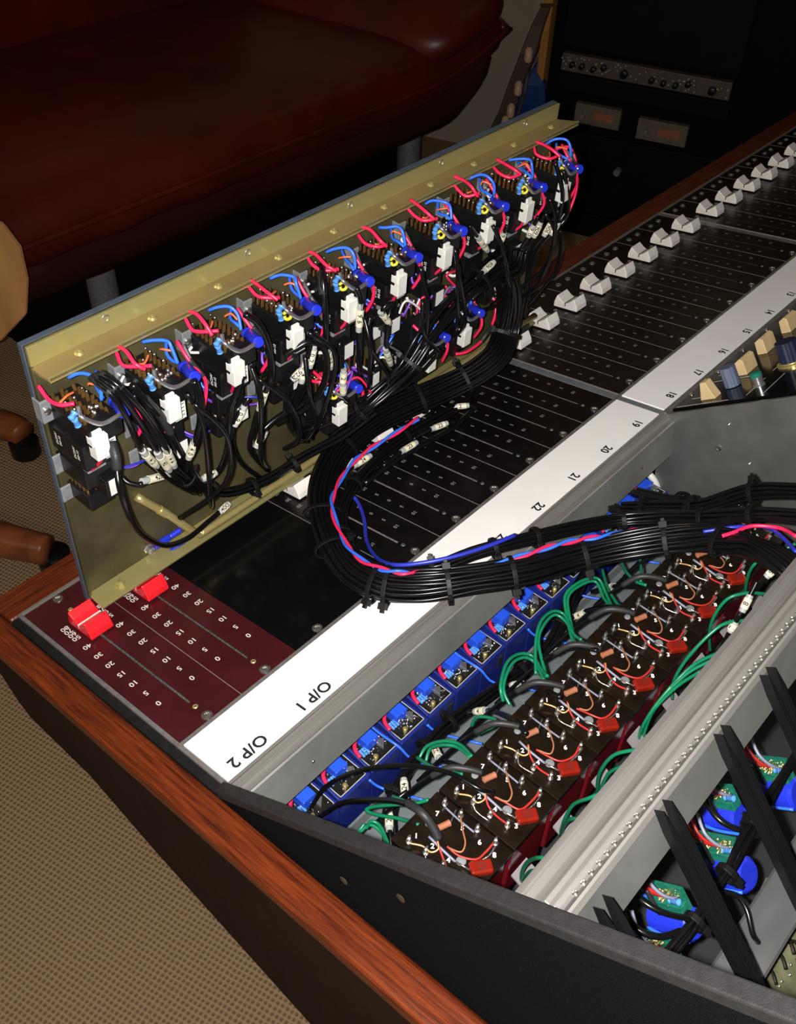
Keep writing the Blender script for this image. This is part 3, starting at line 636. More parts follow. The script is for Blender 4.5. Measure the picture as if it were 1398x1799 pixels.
loom('bar_loom', 'black cable loom lying along the lower grey bar behind the card guides', [(13.6,-239.0,44.0), (-18.0,-238.8,46.0), (-37.7,-239.3,47.0), (-66.5,-240.7,48.0), (-83.5,-242.7,48.0), (-94.2,-242.4,47.0), (-113.5,-242.7,45.0), (-130.5,-241.4,42.0), (-142.9,-241.0,38.0)], 3.6, 3.0, 1.1, (.35, .55, .75), jitter=.4)
cable('black cable curving over the blue capacitor between the first two card guides', [(-122.0,-216.9,50.0), (-124.1,-222.2,52.0), (-123.6,-228.5,52.0), (-120.1,-234.8,50.0), (-113.6,-241.2,46.0)], 1.3)
cable('black cable sagging low beside the first card guide', [(-127.8,-219.7,44.0), (-132.0,-225.1,46.0), (-131.5,-230.9,46.0), (-126.7,-236.3,44.0), (-119.1,-240.2,42.0)], 1.5)
cable('thin black cable bowing over the lower grey bar', [(-97.0,-245.6,50.0), (-97.5,-250.6,54.0), (-100.2,-256.2,54.0), (-104.7,-262.2,50.0), (-104.1,-265.6,46.0)], 1.1)
cable('black cable curving down behind the second card guide', [(-57.2,-215.9,46.0), (-64.5,-220.8,48.0), (-68.1,-228.9,48.0), (-64.7,-237.2,46.0), (-57.6,-240.9,44.0)], 1.3)
ob = thing('olive_circuit_board', 'olive circuit board with raised tracks in the bottom right corner', 'circuit board', W, (-90.1,-274.5,10.0))
q = Vector((-89.2,-280.6,10.0)); MB().obox(q, (1, .1, 0), (-.1, .8, .5), (0, -.5, .8), 30, 26, .9).build('board', 'pcb_olive', ob)
m = MB(); Y2 = Vector((-.1, .8, .5)).normalized(); N2 = Vector((1, .1, 0)).cross(Y2).normalized()
for k in range(9):
    a = q+Vector((random.uniform(-24, 20), 0, 0))+Y2*random.uniform(-22, 6)+N2*1.3
    m.tube([a, a+Y2*6+Vector((3, 0, 0)), a+Y2*12+Vector((-3, 0, 0)), a+Y2*18+Vector((2, 0, 0))], .9, 5, 4)
m.build('track', 'pcb_dark', ob, smooth='all')
m = MB()
for k in range(40): m.ball(q+Vector((random.uniform(-28, 28), 0, 0))+Y2*random.uniform(-24, 24)+N2*1.2, .8, 6)
m.build('solder_joints', 'solder', ob, kind='stuff', smooth='all')
kp = thing('teal_capacitor', 'round teal component on the olive board by the lower bar', 'capacitor', W, (-80.1,-265.9,20.0))
MB().lathe((-77.7,-265.9,16.0), (.1, .2, 1), [(0, 5.5), (5, 5.5), (6, 4.5), (6.2, .1)], 18).build('body', 'pcb_green', kp, smooth=True)
# ================================================================ WIRES INSIDE THE BUCKET
loom('tray_loom', 'black cable loom lying along the grey tray between blue boxes and transformers',
     [(-141.2,-105.0,-40.0), (-127.1,-91.2,-34.0), (-101.1,-81.7,-34.0), (-73.2,-77.5,-38.0), (-50.3,-78.1,-40.0), (-14.3,-83.4,-40.0), (16.6,-86.3,-40.0), (41.7,-82.7,-35.0), (63.0,-77.1,-30.0), (88.6,-71.7,-30.0)], 4.2, 3.2, 1.15, (.16, .3, .42, .62, .78), jitter=.5)
cable('thin black cable arching from the first blue box over the tray', [(-150.1,-54.9,-46.0), (-141.3,-58.3,-30.0), (-133.7,-74.8,-5.0), (-123.7,-93.0,8.0), (-120.0,-110.1,20.0), (-120.0,-124.5,30.0), (-118.6,-136.9,31.0), (-113.4,-142.0,27.0)], 1.25)
cable('black sleeved cable curving onto the terminals of the first transformer', [(-148.5,-61.0,-48.0), (-144.4,-73.2,-25.0), (-143.8,-92.5,0.0), (-143.9,-110.6,20.0), (-146.9,-125.8,34.0), (-146.9,-132.8,30.0), (-148.0,-138.1,26.0)], 1.5, sleeve=[([(-145.2,-116.7,28.0), (-147.0,-126.5,34.0), (-147.0,-133.5,30.0), (-148.0,-138.1,26.0)], 2.1)])
mk = [(((-139.1,-101.8,-25.0)), ((-130.9,-94.0,-25.0)), '23'), (((-119.8,-95.5,-25.0)), ((-111.9,-87.3,-25.0)), '24')]
cable('black cable with cream tag rising beside the first transformer', [(-145.1,-108.9,-28.0), (-139.4,-102.5,-25.0), (-130.9,-94.0,-25.0), (-123.5,-93.9,-22.0), (-118.3,-95.5,-20.0)], 1.3, markers=[mk[0]])
cable('black cable with cream tag leaving the tray loom near the second transformer', [(-119.6,-100.4,-25.0), (-119.8,-95.5,-25.0), (-111.9,-87.3,-25.0), (-101.8,-83.8,-28.0)], 1.3, markers=[mk[1]])
cable('black cable with small tag under the green loop at the third transformer', [(-113.2,-131.0,20.0), (-104.1,-120.5,10.0), (-98.3,-106.0,-5.0), (-95.8,-96.6,-15.0), (-88.2,-87.7,-20.0)], 1.3, markers=[(((-96.8,-98.8,-12.0)), ((-89.8,-89.0,-18.0)), '22')])
for j, (a, b, c, lab) in enumerate((( (850, 1250), (832, 1247), (905, 1262), 'third'), ((925, 1206), (905, 1201), (960, 1215), 'fourth'), ((985, 1146), (965, 1151), (1020, 1140), 'fifth'), ((1032, 1078), (1010, 1083), (1075, 1066), 'sixth'), ((1082, 1030), (1060, 1034), (1130, 1030), 'seventh'))):
    pass
TAGS = [([(-56.8,-85.7,-25.0), (-53.2,-92.5,-20.0), (-57.8,-103.4,-5.0), (-72.1,-124.5,22.0), (-77.2,-134.6,27.0)], [(-54.7,-89.4,-22.0), (-54.4,-96.8,-14.0)], 'fourth'),
        ([(-27.9,-89.8,-25.0), (-25.2,-95.2,-20.0), (-28.1,-103.9,-10.0), (-43.5,-124.0,18.0), (-46.9,-133.9,26.0)], [(-26.3,-93.5,-22.0), (-26.3,-100.4,-14.0)], 'fifth'),
        ([(1.7,-92.5,-25.0), (5.4,-97.3,-20.0), (5.6,-105.2,-8.0), (-8.3,-121.1,20.0), (-8.6,-131.0,26.0)], [(5.5,-96.3,-22.0), (6.6,-102.8,-12.0)], 'sixth'),
        ([(36.9,-86.5,-25.0), (38.7,-92.4,-18.0), (38.0,-100.6,-5.0), (28.0,-117.6,20.0), (26.8,-126.4,26.0)], [(39.4,-91.4,-20.0), (39.0,-99.3,-8.0)], 'seventh'),
        ([(64.4,-88.0,-20.0), (62.9,-95.4,-10.0), (57.1,-106.1,5.0), (53.0,-122.8,20.0), (51.1,-133.7,26.0)], [(63.8,-94.4,-12.0), (58.6,-103.8,2.0)], 'eighth')]
for path, mk, lab in TAGS: cable('short black cable with small white tag running to the %s transformer' % lab, path, 1.5, markers=[(mk[0], mk[1], '4')], group='tagged leads to the transformers')
GW = [([(-135.7,-116.1,15.0), (-141.3,-108.5,12.0), (-145.0,-96.3,0.0), (-147.1,-93.0,-5.0), (-146.8,-101.0,0.0), (-145.0,-112.1,8.0), (-146.3,-125.0,20.0)], 'wide flat loop over the tray at the first transformer'),
 ([(-132.5,-119.5,18.0), (-136.2,-113.1,12.0), (-135.9,-104.0,5.0), (-134.6,-99.3,0.0)], 'short end beside the upper tagged cable'),
 ([(-142.8,-87.9,-30.0), (-148.7,-88.7,-32.0), (-142.1,-91.2,-28.0), (-141.4,-99.3,-28.0), (-146.9,-107.0,-25.0)], 'curl in the corner by the felt rim'),
 ([(-143.8,-90.5,-30.0), (-141.5,-91.4,-25.0), (-140.4,-96.8,-25.0), (-146.6,-108.6,-22.0)], 'inner curl in the corner by the felt rim'),
 ([(-105.5,-91.2,-10.0), (-98.9,-91.0,-5.0), (-95.8,-99.3,5.0), (-94.6,-108.4,10.0), (-100.3,-119.8,18.0)], 'arch before the second transformer'),
 ([(-103.7,-94.7,-10.0), (-98.7,-93.2,-5.0), (-97.6,-100.8,5.0), (-95.6,-107.9,8.0), (-100.0,-118.7,16.0)], 'lower arch before the second transformer'),
 ([(-107.4,-91.4,-5.0), (-113.8,-107.3,10.0), (-115.6,-119.8,22.0), (-115.8,-125.5,27.0)], 'straight run over the second transformer edge'),
 ([(-70.1,-98.5,-10.0), (-69.9,-100.8,0.0), (-69.8,-110.0,8.0), (-72.3,-114.3,10.0), (-77.0,-110.4,5.0), (-78.2,-107.4,0.0)], 'small ring left of the third transformer'),
 ([(-58.7,-108.3,10.0), (-55.1,-103.1,15.0), (-40.9,-96.4,15.0), (-29.2,-96.4,12.0), (-23.9,-102.1,10.0), (-29.3,-111.0,12.0), (-35.0,-118.6,18.0)], 'loop left of the fourth transformer'),
 ([(-58.5,-112.7,10.0), (-54.3,-104.5,14.0), (-39.5,-98.5,14.0), (-29.4,-99.7,12.0), (-26.8,-105.8,10.0), (-37.2,-117.9,16.0)], 'inner loop left of the fourth transformer'),
 ([(-32.8,-110.5,10.0), (-17.7,-98.9,14.0), (-5.4,-93.1,16.0), (7.0,-92.8,14.0), (10.9,-98.7,12.0), (1.6,-110.6,14.0), (-2.2,-117.7,18.0)], 'loop left of the fifth transformer'),
 ([(-30.4,-115.9,10.0), (-15.8,-99.7,12.0), (-4.7,-95.0,14.0), (6.6,-94.9,13.0), (6.9,-103.1,12.0), (-1.4,-111.5,14.0), (-7.3,-119.3,18.0)], 'inner loop left of the fifth transformer'),
 ([(7.7,-104.5,10.0), (20.6,-91.6,14.0), (34.2,-91.9,16.0), (46.0,-97.1,14.0), (41.3,-106.5,12.0), (27.5,-119.5,18.0)], 'loop left of the sixth transformer'),
 ([(5.5,-108.2,10.0), (21.5,-93.2,13.0), (34.7,-93.1,14.0), (43.9,-97.5,13.0), (37.4,-107.5,12.0), (29.3,-116.5,18.0)], 'inner loop left of the sixth transformer'),
 ([(67.1,-89.7,0.0), (51.7,-101.8,6.0), (37.7,-115.4,14.0), (33.5,-121.0,18.0)], 'short drop under the main loom left of the sixth transformer'),
 ([(76.3,-95.9,5.0), (64.0,-106.1,12.0), (54.1,-117.5,20.0), (51.9,-124.4,24.0)], 'drop under the main loom left of the seventh transformer'),
 ([(87.5,-102.7,5.0), (74.0,-110.6,10.0), (61.3,-117.2,14.0)], 'vertical end under the main loom'),
 ([(77.5,-182.2,40.0), (64.3,-173.5,45.0), (56.4,-167.0,40.0), (54.1,-165.2,20.0), (64.0,-167.9,-10.0)], 'tall loop right of the seventh transformer'),
 ([(46.9,-182.8,45.0), (34.6,-174.8,45.0), (20.0,-169.4,30.0), (15.3,-167.3,10.0), (19.6,-168.9,-10.0)], 'tall loop right of the sixth transformer'),
 ([(18.2,-183.0,45.0), (12.4,-173.7,30.0), (-4.4,-169.4,15.0), (-15.0,-168.4,0.0), (-12.0,-168.4,-20.0)], 'long run right of the fifth transformer'),
 ([(16.9,-182.2,40.0), (8.2,-173.9,28.0), (-5.6,-169.1,12.0), (-12.5,-168.0,-2.0), (-8.6,-167.7,-20.0)], 'second long run right of the fifth transformer'),
 ([(4.7,-180.8,40.0), (1.1,-173.8,25.0), (-7.9,-169.3,10.0), (-11.0,-169.2,-5.0), (-9.3,-169.6,-20.0)], 'third long run right of the fifth transformer'),
 ([(-59.8,-182.8,45.0), (-63.3,-174.2,35.0), (-63.5,-170.4,15.0), (-56.2,-170.4,-15.0)], 'loop right of the third transformer'),
 ([(-68.2,-181.6,40.0), (-66.4,-175.8,25.0), (-63.6,-173.5,5.0), (-57.5,-172.3,-15.0)], 'lower loop right of the third transformer'),
 ([(-89.3,-183.4,45.0), (-93.0,-179.3,40.0), (-92.1,-172.7,25.0), (-90.5,-170.1,5.0), (-86.9,-168.7,-15.0)], 'loop right of the second transformer'),
 ([(-104.9,-182.9,42.0), (-102.3,-176.7,30.0), (-94.2,-171.7,5.0), (-87.7,-169.7,-15.0)], 'lower loop right of the second transformer'),
 ([(-131.7,-184.0,45.0), (-131.8,-179.0,40.0), (-126.9,-172.7,20.0), (-123.5,-169.9,0.0), (-118.6,-169.2,-20.0)], 'loop right of the first transformer'),
 ([(-135.8,-183.4,40.0), (-131.7,-177.3,25.0), (-125.0,-172.3,0.0), (-118.8,-170.3,-20.0)], 'lower loop right of the first transformer'),
 ([(101.5,-179.8,60.0), (97.1,-176.2,55.0), (97.5,-173.4,45.0), (97.7,-174.3,30.0)], 'loop by the far rail at the right edge'),
 ([(97.6,-182.3,58.0), (92.4,-177.7,52.0), (91.7,-174.5,42.0), (95.8,-173.5,30.0)], 'second loop by the far rail at the right edge'),
 ([(87.6,-182.4,50.0), (88.7,-170.4,50.0), (85.5,-167.1,45.0), (89.8,-166.0,30.0), (98.4,-166.2,10.0)], 'loop above the tagged cables by the far rail')]
for i, (path, lab) in enumerate(GW):
    o = thing('green_wire', 'thin green wire, ' + lab, 'wire', W, path[0], 'green earth wires'); MB().tube(path, .95, 7, 6).build('jacket', 'w_green', o, smooth='all')
for i, (a, b, txt, lab) in enumerate([((38.7,-179.3,40.0), (41.5,-179.4,46.0), '7', 'nearest of three'), ((57.7,-177.0,38.0), (64.1,-176.3,46.0), '8', 'middle of three'), ((84.0,-176.0,44.0), (89.1,-178.3,50.0), '9', 'farthest of three')]):
    A = Vector(a); B = Vector(b); d = (B-A)
    cable('black cable with cream tag squeezed between transformers and far rail, %s' % lab, [A-d*1.6-Vector((0, 0, 30)), A-d*.5-Vector((0, 0, 6)), A, B, B+d*.8], 1.4, markers=[(A, B, txt)], group='tagged cables by the far rail')
# ================================================================ UPRIGHT GOLD CHASSIS PANEL
pn = thing('chassis_panel', 'upright gold zinc chassis panel with blue-grey front plate standing on the faders', 'panel', P, (215, 0, 0))
MB().box(2, 430, .4, 4.2, -1.5, 182.6).build('front_plate', 'panel_blue', pn, 'blue-grey front plate', bevel=.3)
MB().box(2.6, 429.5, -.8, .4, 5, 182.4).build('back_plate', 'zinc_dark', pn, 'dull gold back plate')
MB().box(2.8, 429.5, -2.6, -.8, 171.5, 182.4).build('top_band', 'zinc', pn, bevel=.3)
m = MB(); m.prism([(2.5, -.8), (429.5, -.8), (429.5, -4), (438, -15.5), (3.5, -15.5), (2.5, -9)], 'z', 169.6, 171.6); m.build('top_flange', 'zinc_tan', pn, 'gold top flange', bevel=.3)
m = MB(); m.prism([(4, -15.5), (438, -15.5), (438, -14.3), (4, -14.3)], 'z', 168.6, 171.7); m.build('flange_lip', 'zinc', pn)
m = MB(); m.prism([(2.5, -.8), (429.5, -.8), (429.5, -15.5), (2.5, -15.5)], 'z', 4.6, 6.4); m.build('bottom_flange', 'zinc', pn, 'gold bottom flange', bevel=.3)
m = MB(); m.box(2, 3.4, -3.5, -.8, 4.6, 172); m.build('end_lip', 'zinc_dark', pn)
for i in range(10):
    x = 25.4+43.2*i; MB().lathe((x, -8, 171.4), (0, 0, 1), [(0, 2.6), (.4, 2.6), (1.3, 1.7), (1.3, .9), (.5, .8), (.5, .02)], 14).build('flange_screw', 'zinc', pn, smooth=True)
for x in (45.8, 137.9, 217.4, 300, 389.7):
    MB().lathe((x, -2.5, 179), (0, -1, 0), [(0, 2.2), (.3, 2.2), (.5, 1.5), (-.6, 1.4), (-.6, .02)], 14).build('band_screw', 'steel', pn, smooth=True)
for x in (20, 240, 405): MB().lathe((x, -8, 6.2), (0, 0, 1), [(0, 3.0), (2.2, 3.0), (2.2, 2.0), (3.4, 1.9), (3.5, 1.3), (1.0, 1.2), (1.0, .02)], 6).build('flange_nut', 'zinc', pn)
m = MB(); m.lathe((47, -1, 12), (0, -1, 0), [(0, 3.4), (.4, 3.4), (.6, 2.8), (3.4, 2.7), (3.5, 1.6), (6, 1.5)], 6); m.build('earth_bolt', 'steel', pn)
m = MB(); m.box(50, 62, -4.4, -1.6, 10, 14.5); m.cyl((62, -3, 12.5), (70, -4, 14), 1.9, 8); m.build('crimp_terminal', 'blue_cap', pn, 'blue crimp terminal', bevel=.8)
MB().tube([(45, -2, 58), (60, -7, 37), (74, -14, 15), (77, -14.6, 13.2), (82, -14.8, 13), (120, -14.8, 13), (200, -14.8, 13), (428, -14.8, 13)], 2.5, 12, 4).build('support_rod', 'brass', pn, 'bent brass-coloured rod', smooth='all')
MB().cyl((56, -5.8, 42.5), (59.5, -7.2, 37.5), 2.9, 12).build('rod_collar', 'brass', pn, smooth=True)
# ---------------------------------------------------------------- switch modules on the panel's back
def L3(path, a0, h0, r=None, j=0): return [(a0+p[0]+(r.uniform(-j, j) if r else 0), -p[2]+(r.uniform(-j, j) if r else 0), h0+p[1]+(r.uniform(-j, j) if r else 0)) for p in path]
def switch(i, a0, h0, label, full=True, third=False, seed=0, yellow=False, fr_left=True):
    r = random.Random(seed+11)
    t = thing('switch_module', label, 'switch module', P, (a0+14, 0, h0+135), 'switch modules on the gold panel')
    def X(a, h, d): return (a0+a+4, -d*.79, h0+h-10.5)
    def bx(m, a, b, h, k, d, e): return m.box(a0+a+4, a0+b+4, -e*.79, -d*.79, h0+h-10.5, h0+k-10.5)
    bx(MB(), 1, 20, 151, 161, 2, 47).build('switch_block', 'black_plastic', t, bevel=.6)
    m = bx(MB(), -4.5, 2, 151, 164, 7, 8.6); bx(m, -4.5, -3.3, 151, 164, 0, 8); m.build('bracket', 'steel_grey', t, 'grey metal bracket', bevel=.4)
    MB().lathe(X(-1.5, 158, 8.8), (0, -1, 0), [(0, 2), (1, 2), (1.4, 1.2)], 10).build('bracket_screw', 'screw', t, smooth=True)
    m = MB()
    for row in (3.5, 8.5, 15.5):
        for k in range(8):
            a = row+r.uniform(-.3, .3); d = 8+4.6*k
            if d > 42: continue
            m.obox(X(a, 163.2+r.uniform(-.8, .8), d), (1, r.uniform(-.2, .2), 0), (0, 1, 0), (r.uniform(-.15, .15), 0, 1), .8, .3, 2.4)
    m.build('contact_pins', 'gold_pin', t, kind='stuff')
    m = MB()
    for k in range(12): m.ball(X(r.choice((3.5, 8.5, 15.5)), 166.5, 8+4.6*r.randrange(8)), .9, 6)
    for k in range(6):
        m.ball(X(4+r.uniform(0, 12), 166, 34+r.uniform(0, 8)), 1.15, 6)
    m.build('solder_joints', 'solder', t, kind='stuff', smooth='all')
    MB().lathe(X(10.5, 161, 40), (0, 0, 1), [(0, 5.6), (1.5, 5.6), (2.3, 4.4), (2.5, .1)], 14).build('switch_button', 'black_plastic', t, smooth=True)
    MB().tube(L3([(5.3,163.9,33.2), (3.8,162.1,35.6), (4.1,160.5,38.3), (12.0,153.1,38.7), (20.5,152.3,38.3), (25.5,151.3,36.3), (26.7,151.9,34.8)], a0, h0), 1.15, 8, 5).build('wire_bail', 'steel', t, 'silver wire bail', smooth='all')
    p = L3([(29.4,148.8,23.7), (25.9,151.5,35.6)], a0, h0); MB().lathe(Vector(p[0]), Vector(p[1])-Vector(p[0]), [(0, 2.7), (.6, 3.3), (2.6, 3.3), (3.0, 3.0), (3.6, 3.3), (15.5, 3.3), (16.2, 2.6)], 14).build('capacitor', 'blue_cap', t, 'dark blue capacitor', smooth=True)
    # resistors
    p = [Vector(q) for q in L3([(2.6,163.7,34.8), (-1.1,161.5,35.6)], a0, h0)]
    def res(a, b):
        d = b-a; L = d.length; m = MB(); m.lathe(a, d, [(0, .8), (.6, 1.75), (1.8, 1.45), (L-1.8, 1.45), (L-.6, 1.75), (L, .8)], 12); k = m.build('resistor', 'blue_res', t, 'light blue resistor', smooth=True)
        m = MB(); u = d.normalized()
        for z in (.35, .5, .65): m.lathe(a+u*L*z, u, [(0, 1.52), (.3, 1.52)], 12)
        m.build('colour_band', 'res_band', k)
    res(p[0], p[1]+(p[1]-p[0])*.1)
    p = [Vector(q) for q in L3([(1.8,159.0,33.2), (3.2,153.3,33.2)], a0, h0)]; res(p[0], p[1])
    if yellow: MB().tube(L3([(5.0,156.5,33.2), (6.1,158.2,34.8), (7.5,156.5,36.3), (6.6,154.4,36.3), (5.1,153.9,34.8), (4.7,155.6,34.0)], a0, h0), .95, 6, 4).build('yellow_wire', 'w_yellow', t, smooth='all')
    # white connector
    c = Vector(L3([(9.4,141.7,37.1)], a0, h0)[0]); m = MB(); m.box(c.x-3.9, c.x+3.9, c.y-3.2, c.y+3.2, c.z-8, c.z+5.6)
    k = m.build('connector', 'white_plastic', t, 'white plug', bevel=.4)
    m = MB(); m.box(c.x-4.6, c.x-3.6, c.y-2.4, c.y+2.4, c.z+1, c.z+5.8); m.box(c.x-2.8, c.x+2.2, c.y-1.5, c.y+2.5, c.z+5.6, c.z+8.4); m.build('latch', 'white_plastic', k, bevel=.3)
    # relay boxes
    bx(MB(), -1.5, 17.5, 134, 149.5, 5, 22.5).build('relay', 'black_plastic', t, 'black relay', bevel=.4)
    k2 = bx(MB(), -1.5, 17.5, 134, 149.5, 24, 41).build('relay', 'black_plastic', t, 'black relay', bevel=.4)
    m = MB()
    for d0 in (13.5, 32.5):
        m.text('SG-12', X(-1.56, 142.5, d0+2.6), (0, 0, 1), (0, 1, 0), 2.5, .03); m.text('DC24V', X(-1.56, 142.5, d0-1.2), (0, 0, 1), (0, 1, 0), 2.5, .03)
    m.build('relay_lettering', 'label_white', t)
    k3 = bx(MB(), 10.2, 17.2, 136, 148.2, 41.0, 41.25).build('paper_label', 'label_white', t, 'white paper label')
    m = MB()
    for k in range(4): bx(m, 11, 16.4, 138.2+k*2.4, 138.6+k*2.4, 41.25, 41.4)
    m.build('label_print', 'ink', k3)
    if full:
        bx(MB(), 0, 19, 116, 128, 2, 33).build('lower_block', 'black_plastic', t, bevel=.6)
        m = MB()
        for row in (2.5, 7, 12, 17):
            for k in range(6): m.obox(X(row+r.uniform(-.4, .4), 131.2, 5+4.8*k), (1, 0, 0), (0, 1, 0), (0, 0, 1), .5, .3, 3.6)
        m.build('contact_pins', 'gold_pin', t, kind='stuff')
        bx(MB(), 8, 18, 108, 120, 22, 38).build('relay', 'black_plastic', t, bevel=.4)
        bx(MB(), 10, 17.4, 108.8, 119, 38.0, 38.25).build('paper_label', 'label_white', t)
        m = bx(MB(), -4, 2, 116, 128, 5, 6.6); m.build('bracket', 'steel_grey', t, bevel=.4)
        bx(MB(), 1, 12, 128.5, 131, 30, 36).build('terminal_cover', 'steel_grey', t, bevel=.5)
    if third:
        bx(MB(), 2, 17, 96, 106, 2, 26).build('lower_block', 'black_plastic', t, bevel=.6)
        m = MB()
        for row in (4, 9, 14):
            for k in range(5): m.obox(X(row, 107.6, 5+4.4*k), (1, 0, 0), (0, 1, 0), (0, 0, 1), .5, .3, 2.2)
        m.build('contact_pins', 'gold_pin', t, kind='stuff')
        bx(MB(), -4, 2, 96, 106, 5, 6.6).build('bracket', 'steel_grey', t, bevel=.4)
    J = 1.0
    def wr(name, mat, path, rr=.95, j=J): MB().tube(L3(path, a0, h0, r, j), rr*1.12, 7, 5).build(name, mat, t, smooth='all')
    wr('red_wire', 'w_red', [(-0.8,166.8,12.6), (-2.2,164.3,19.0), (0.2,163.8,25.3), (5.8,165.0,30.0)])
    if fr_left:
        wr('red_wire', 'w_red', [(-0.3,176.7,7.9), (4.7,177.4,15.8), (2.3,179.9,25.3), (-1.2,178.4,31.6), (2.8,168.6,34.8)] if i == 99 else [(-1.1,171.9,14.2), (-1.3,172.4,22.1), (-2.5,171.4,30.0), (-0.6,167.6,34.8)])
    wr('red_wire', 'w_red', [(31.5,160.4,15.8), (32.4,151.9,25.3), (36.2,142.3,30.0), (37.0,133.5,31.6), (35.5,121.6,28.4)])
    wr('heat_shrink', 'black_sleeve', [(32.4,151.9,25.3), (34.5,147.3,27.7), (36.2,142.3,30.0)], 1.4, .3)
    wr('blue_wire', 'w_blue', [(13.9,166.3,14.2), (16.3,168.9,19.0), (19.7,169.6,25.3), (20.1,167.0,29.2), (19.8,159.7,31.6)], .85)
    wr('blue_wire', 'w_blue', [(28.8,160.5,12.6), (23.2,158.8,19.0), (21.5,158.5,25.3), (20.9,158.1,30.0)], .85)
    wr('orange_wire', 'w_orange', [(12.2,161.4,19.0), (6.4,162.1,22.1), (2.6,162.3,22.1)], .55)
    wr('orange_wire', 'w_orange', [(18.0,163.2,20.5), (18.9,165.3,23.7), (21.0,164.1,26.9)], .55)
    wr('white_wire', 'w_white', [(46.3,146.5,9.5), (41.6,146.2,11.1), (43.1,143.3,11.9), (48.8,142.4,12.6)], .7)
    if full:
        wr('purple_wire', 'w_purple', [(55.6,124.9,9.5), (48.1,124.6,14.2), (44.5,120.5,17.4), (46.1,116.5,20.5), (53.5,108.8,20.5)], .75)
        wr('purple_wire', 'w_purple', [(47.8,110.9,11.1), (49.4,108.4,15.8), (53.6,103.7,19.0), (62.8,95.0,17.4)], .75)
        wr('blue_wire', 'w_blue', [(10.8,129.7,9.5), (6.0,127.7,12.6), (2.9,123.7,15.8), (5.1,121.1,19.0)], .85)
        wr('white_wire', 'w_white', [(46.7,102.6,12.6), (47.4,100.9,15.8), (51.8,100.4,17.4)], 1.0)
        wr('red_wire', 'w_red', [(7.8,133.7,36.3), (8.4,129.8,35.6), (8.4,123.8,31.6), (7.4,121.1,28.4)], .85)
        wr('copper_wire', 'w_brown', [(7.1,125.8,23.7), (6.9,122.8,25.3), (10.1,119.6,26.9), (13.1,120.6,28.4)], .6)
        for k in range(2): wr('lead', ('w_dblue', 'w_purple')[k], [(23.0,102.2,11.1), (27.7,99.0,15.8), (36.6,95.3,19.0), (45.9,94.0,17.4)], .6, 3)
    wr('grey_wire', 'w_grey', [(34.3,157.1,17.4), (33.0,149.0,26.9), (36.9,141.3,28.4), (39.7,135.4,28.4)], .9)
    return t
NW = 43.0
for i in range(10):
    switch(i, NW*i+.5, (.5, -1, -.5, 0, 0, -1.5, 0, 1.5, .5, 0)[i], 'black switch module with silver bail, %s from the left in the top row' % ORD[i], full=(i < 9), third=(i in (0, 1, 2, 3, 4)), seed=i, yellow=(i >= 3), fr_left=(i > 0))
for n, (c, nm, fu) in enumerate((((180.3,76.9), 'leftmost in the lower row', False), ((252.4,91.1), 'hidden behind the looms in the middle of the lower row', False), ((267.4,73.5), 'beside the lone white plug in the lower row', False), ((304.9,76.3), 'rightmost in the lower row behind the thick loom', False))):
    if n == 1: continue
    switch(n, c[0]-14, c[1]-151.5, 'black switch module with silver bail, %s' % nm, full=fu, seed=40+n, yellow=(n == 0))
# relays and leads filling the middle of the panel between the rows
for i, (a, h, d, nm) in enumerate(((170, 72, 30, 'under the fourth switch module'), (214, 66, 28, 'under the fifth switch module'), (258, 88, 30, 'under the sixth switch module'), (300, 82, 28, 'under the seventh switch module'), (222, 96, 20, 'left of the middle of the panel'), (344, 76, 26, 'under the eighth switch module'))):
    t = thing('relay_block', 'black relay block with gold pins, %s' % nm, 'relay', P, (a, 0, h), 'relay blocks in the middle of the panel')
    MB().box(a-9, a+9, -d, -1, h-7, h+7).build('body', 'black_plastic', t, bevel=.5)
    m = MB(); r = random.Random(i)
    for row in (-6, -1, 4):
        for k in range(5): m.obox((a+row, -5-4.4*k, h+9), (1, 0, 0), (0, 1, 0), (0, 0, 1), .5, .3, 2.8)
    m.build('contact_pins', 'gold_pin', t, kind='stuff')
    m = MB()
    for k in range(12): m.ball((a+r.uniform(-8, 8), -d+r.uniform(0, 20), h+9+r.uniform(0, 3)), .8, 6)
    m.build('solder_joints', 'solder', t, kind='stuff', smooth='all')
    for k in range(6):
        c0 = Vector((a+r.uniform(-12, 10), -d+r.uniform(-4, 12), h+9)); c1 = c0+Vector((r.uniform(-16, 16), r.uniform(-6, 6), r.uniform(4, 14))); c2 = c1+Vector((r.uniform(-10, 18), r.uniform(-6, 6), r.uniform(-18, 4)))
        MB().tube([c0, c1, c2], .8, 6, 6).build('lead_wire', r.choice(['w_red', 'w_red', 'w_purple', 'w_blue', 'w_white', 'w_grey']), t, smooth='all')
    MB().box(a+1, a+8, -d-.2, -d, h-6, h+4).build('paper_label', 'label_white', t)
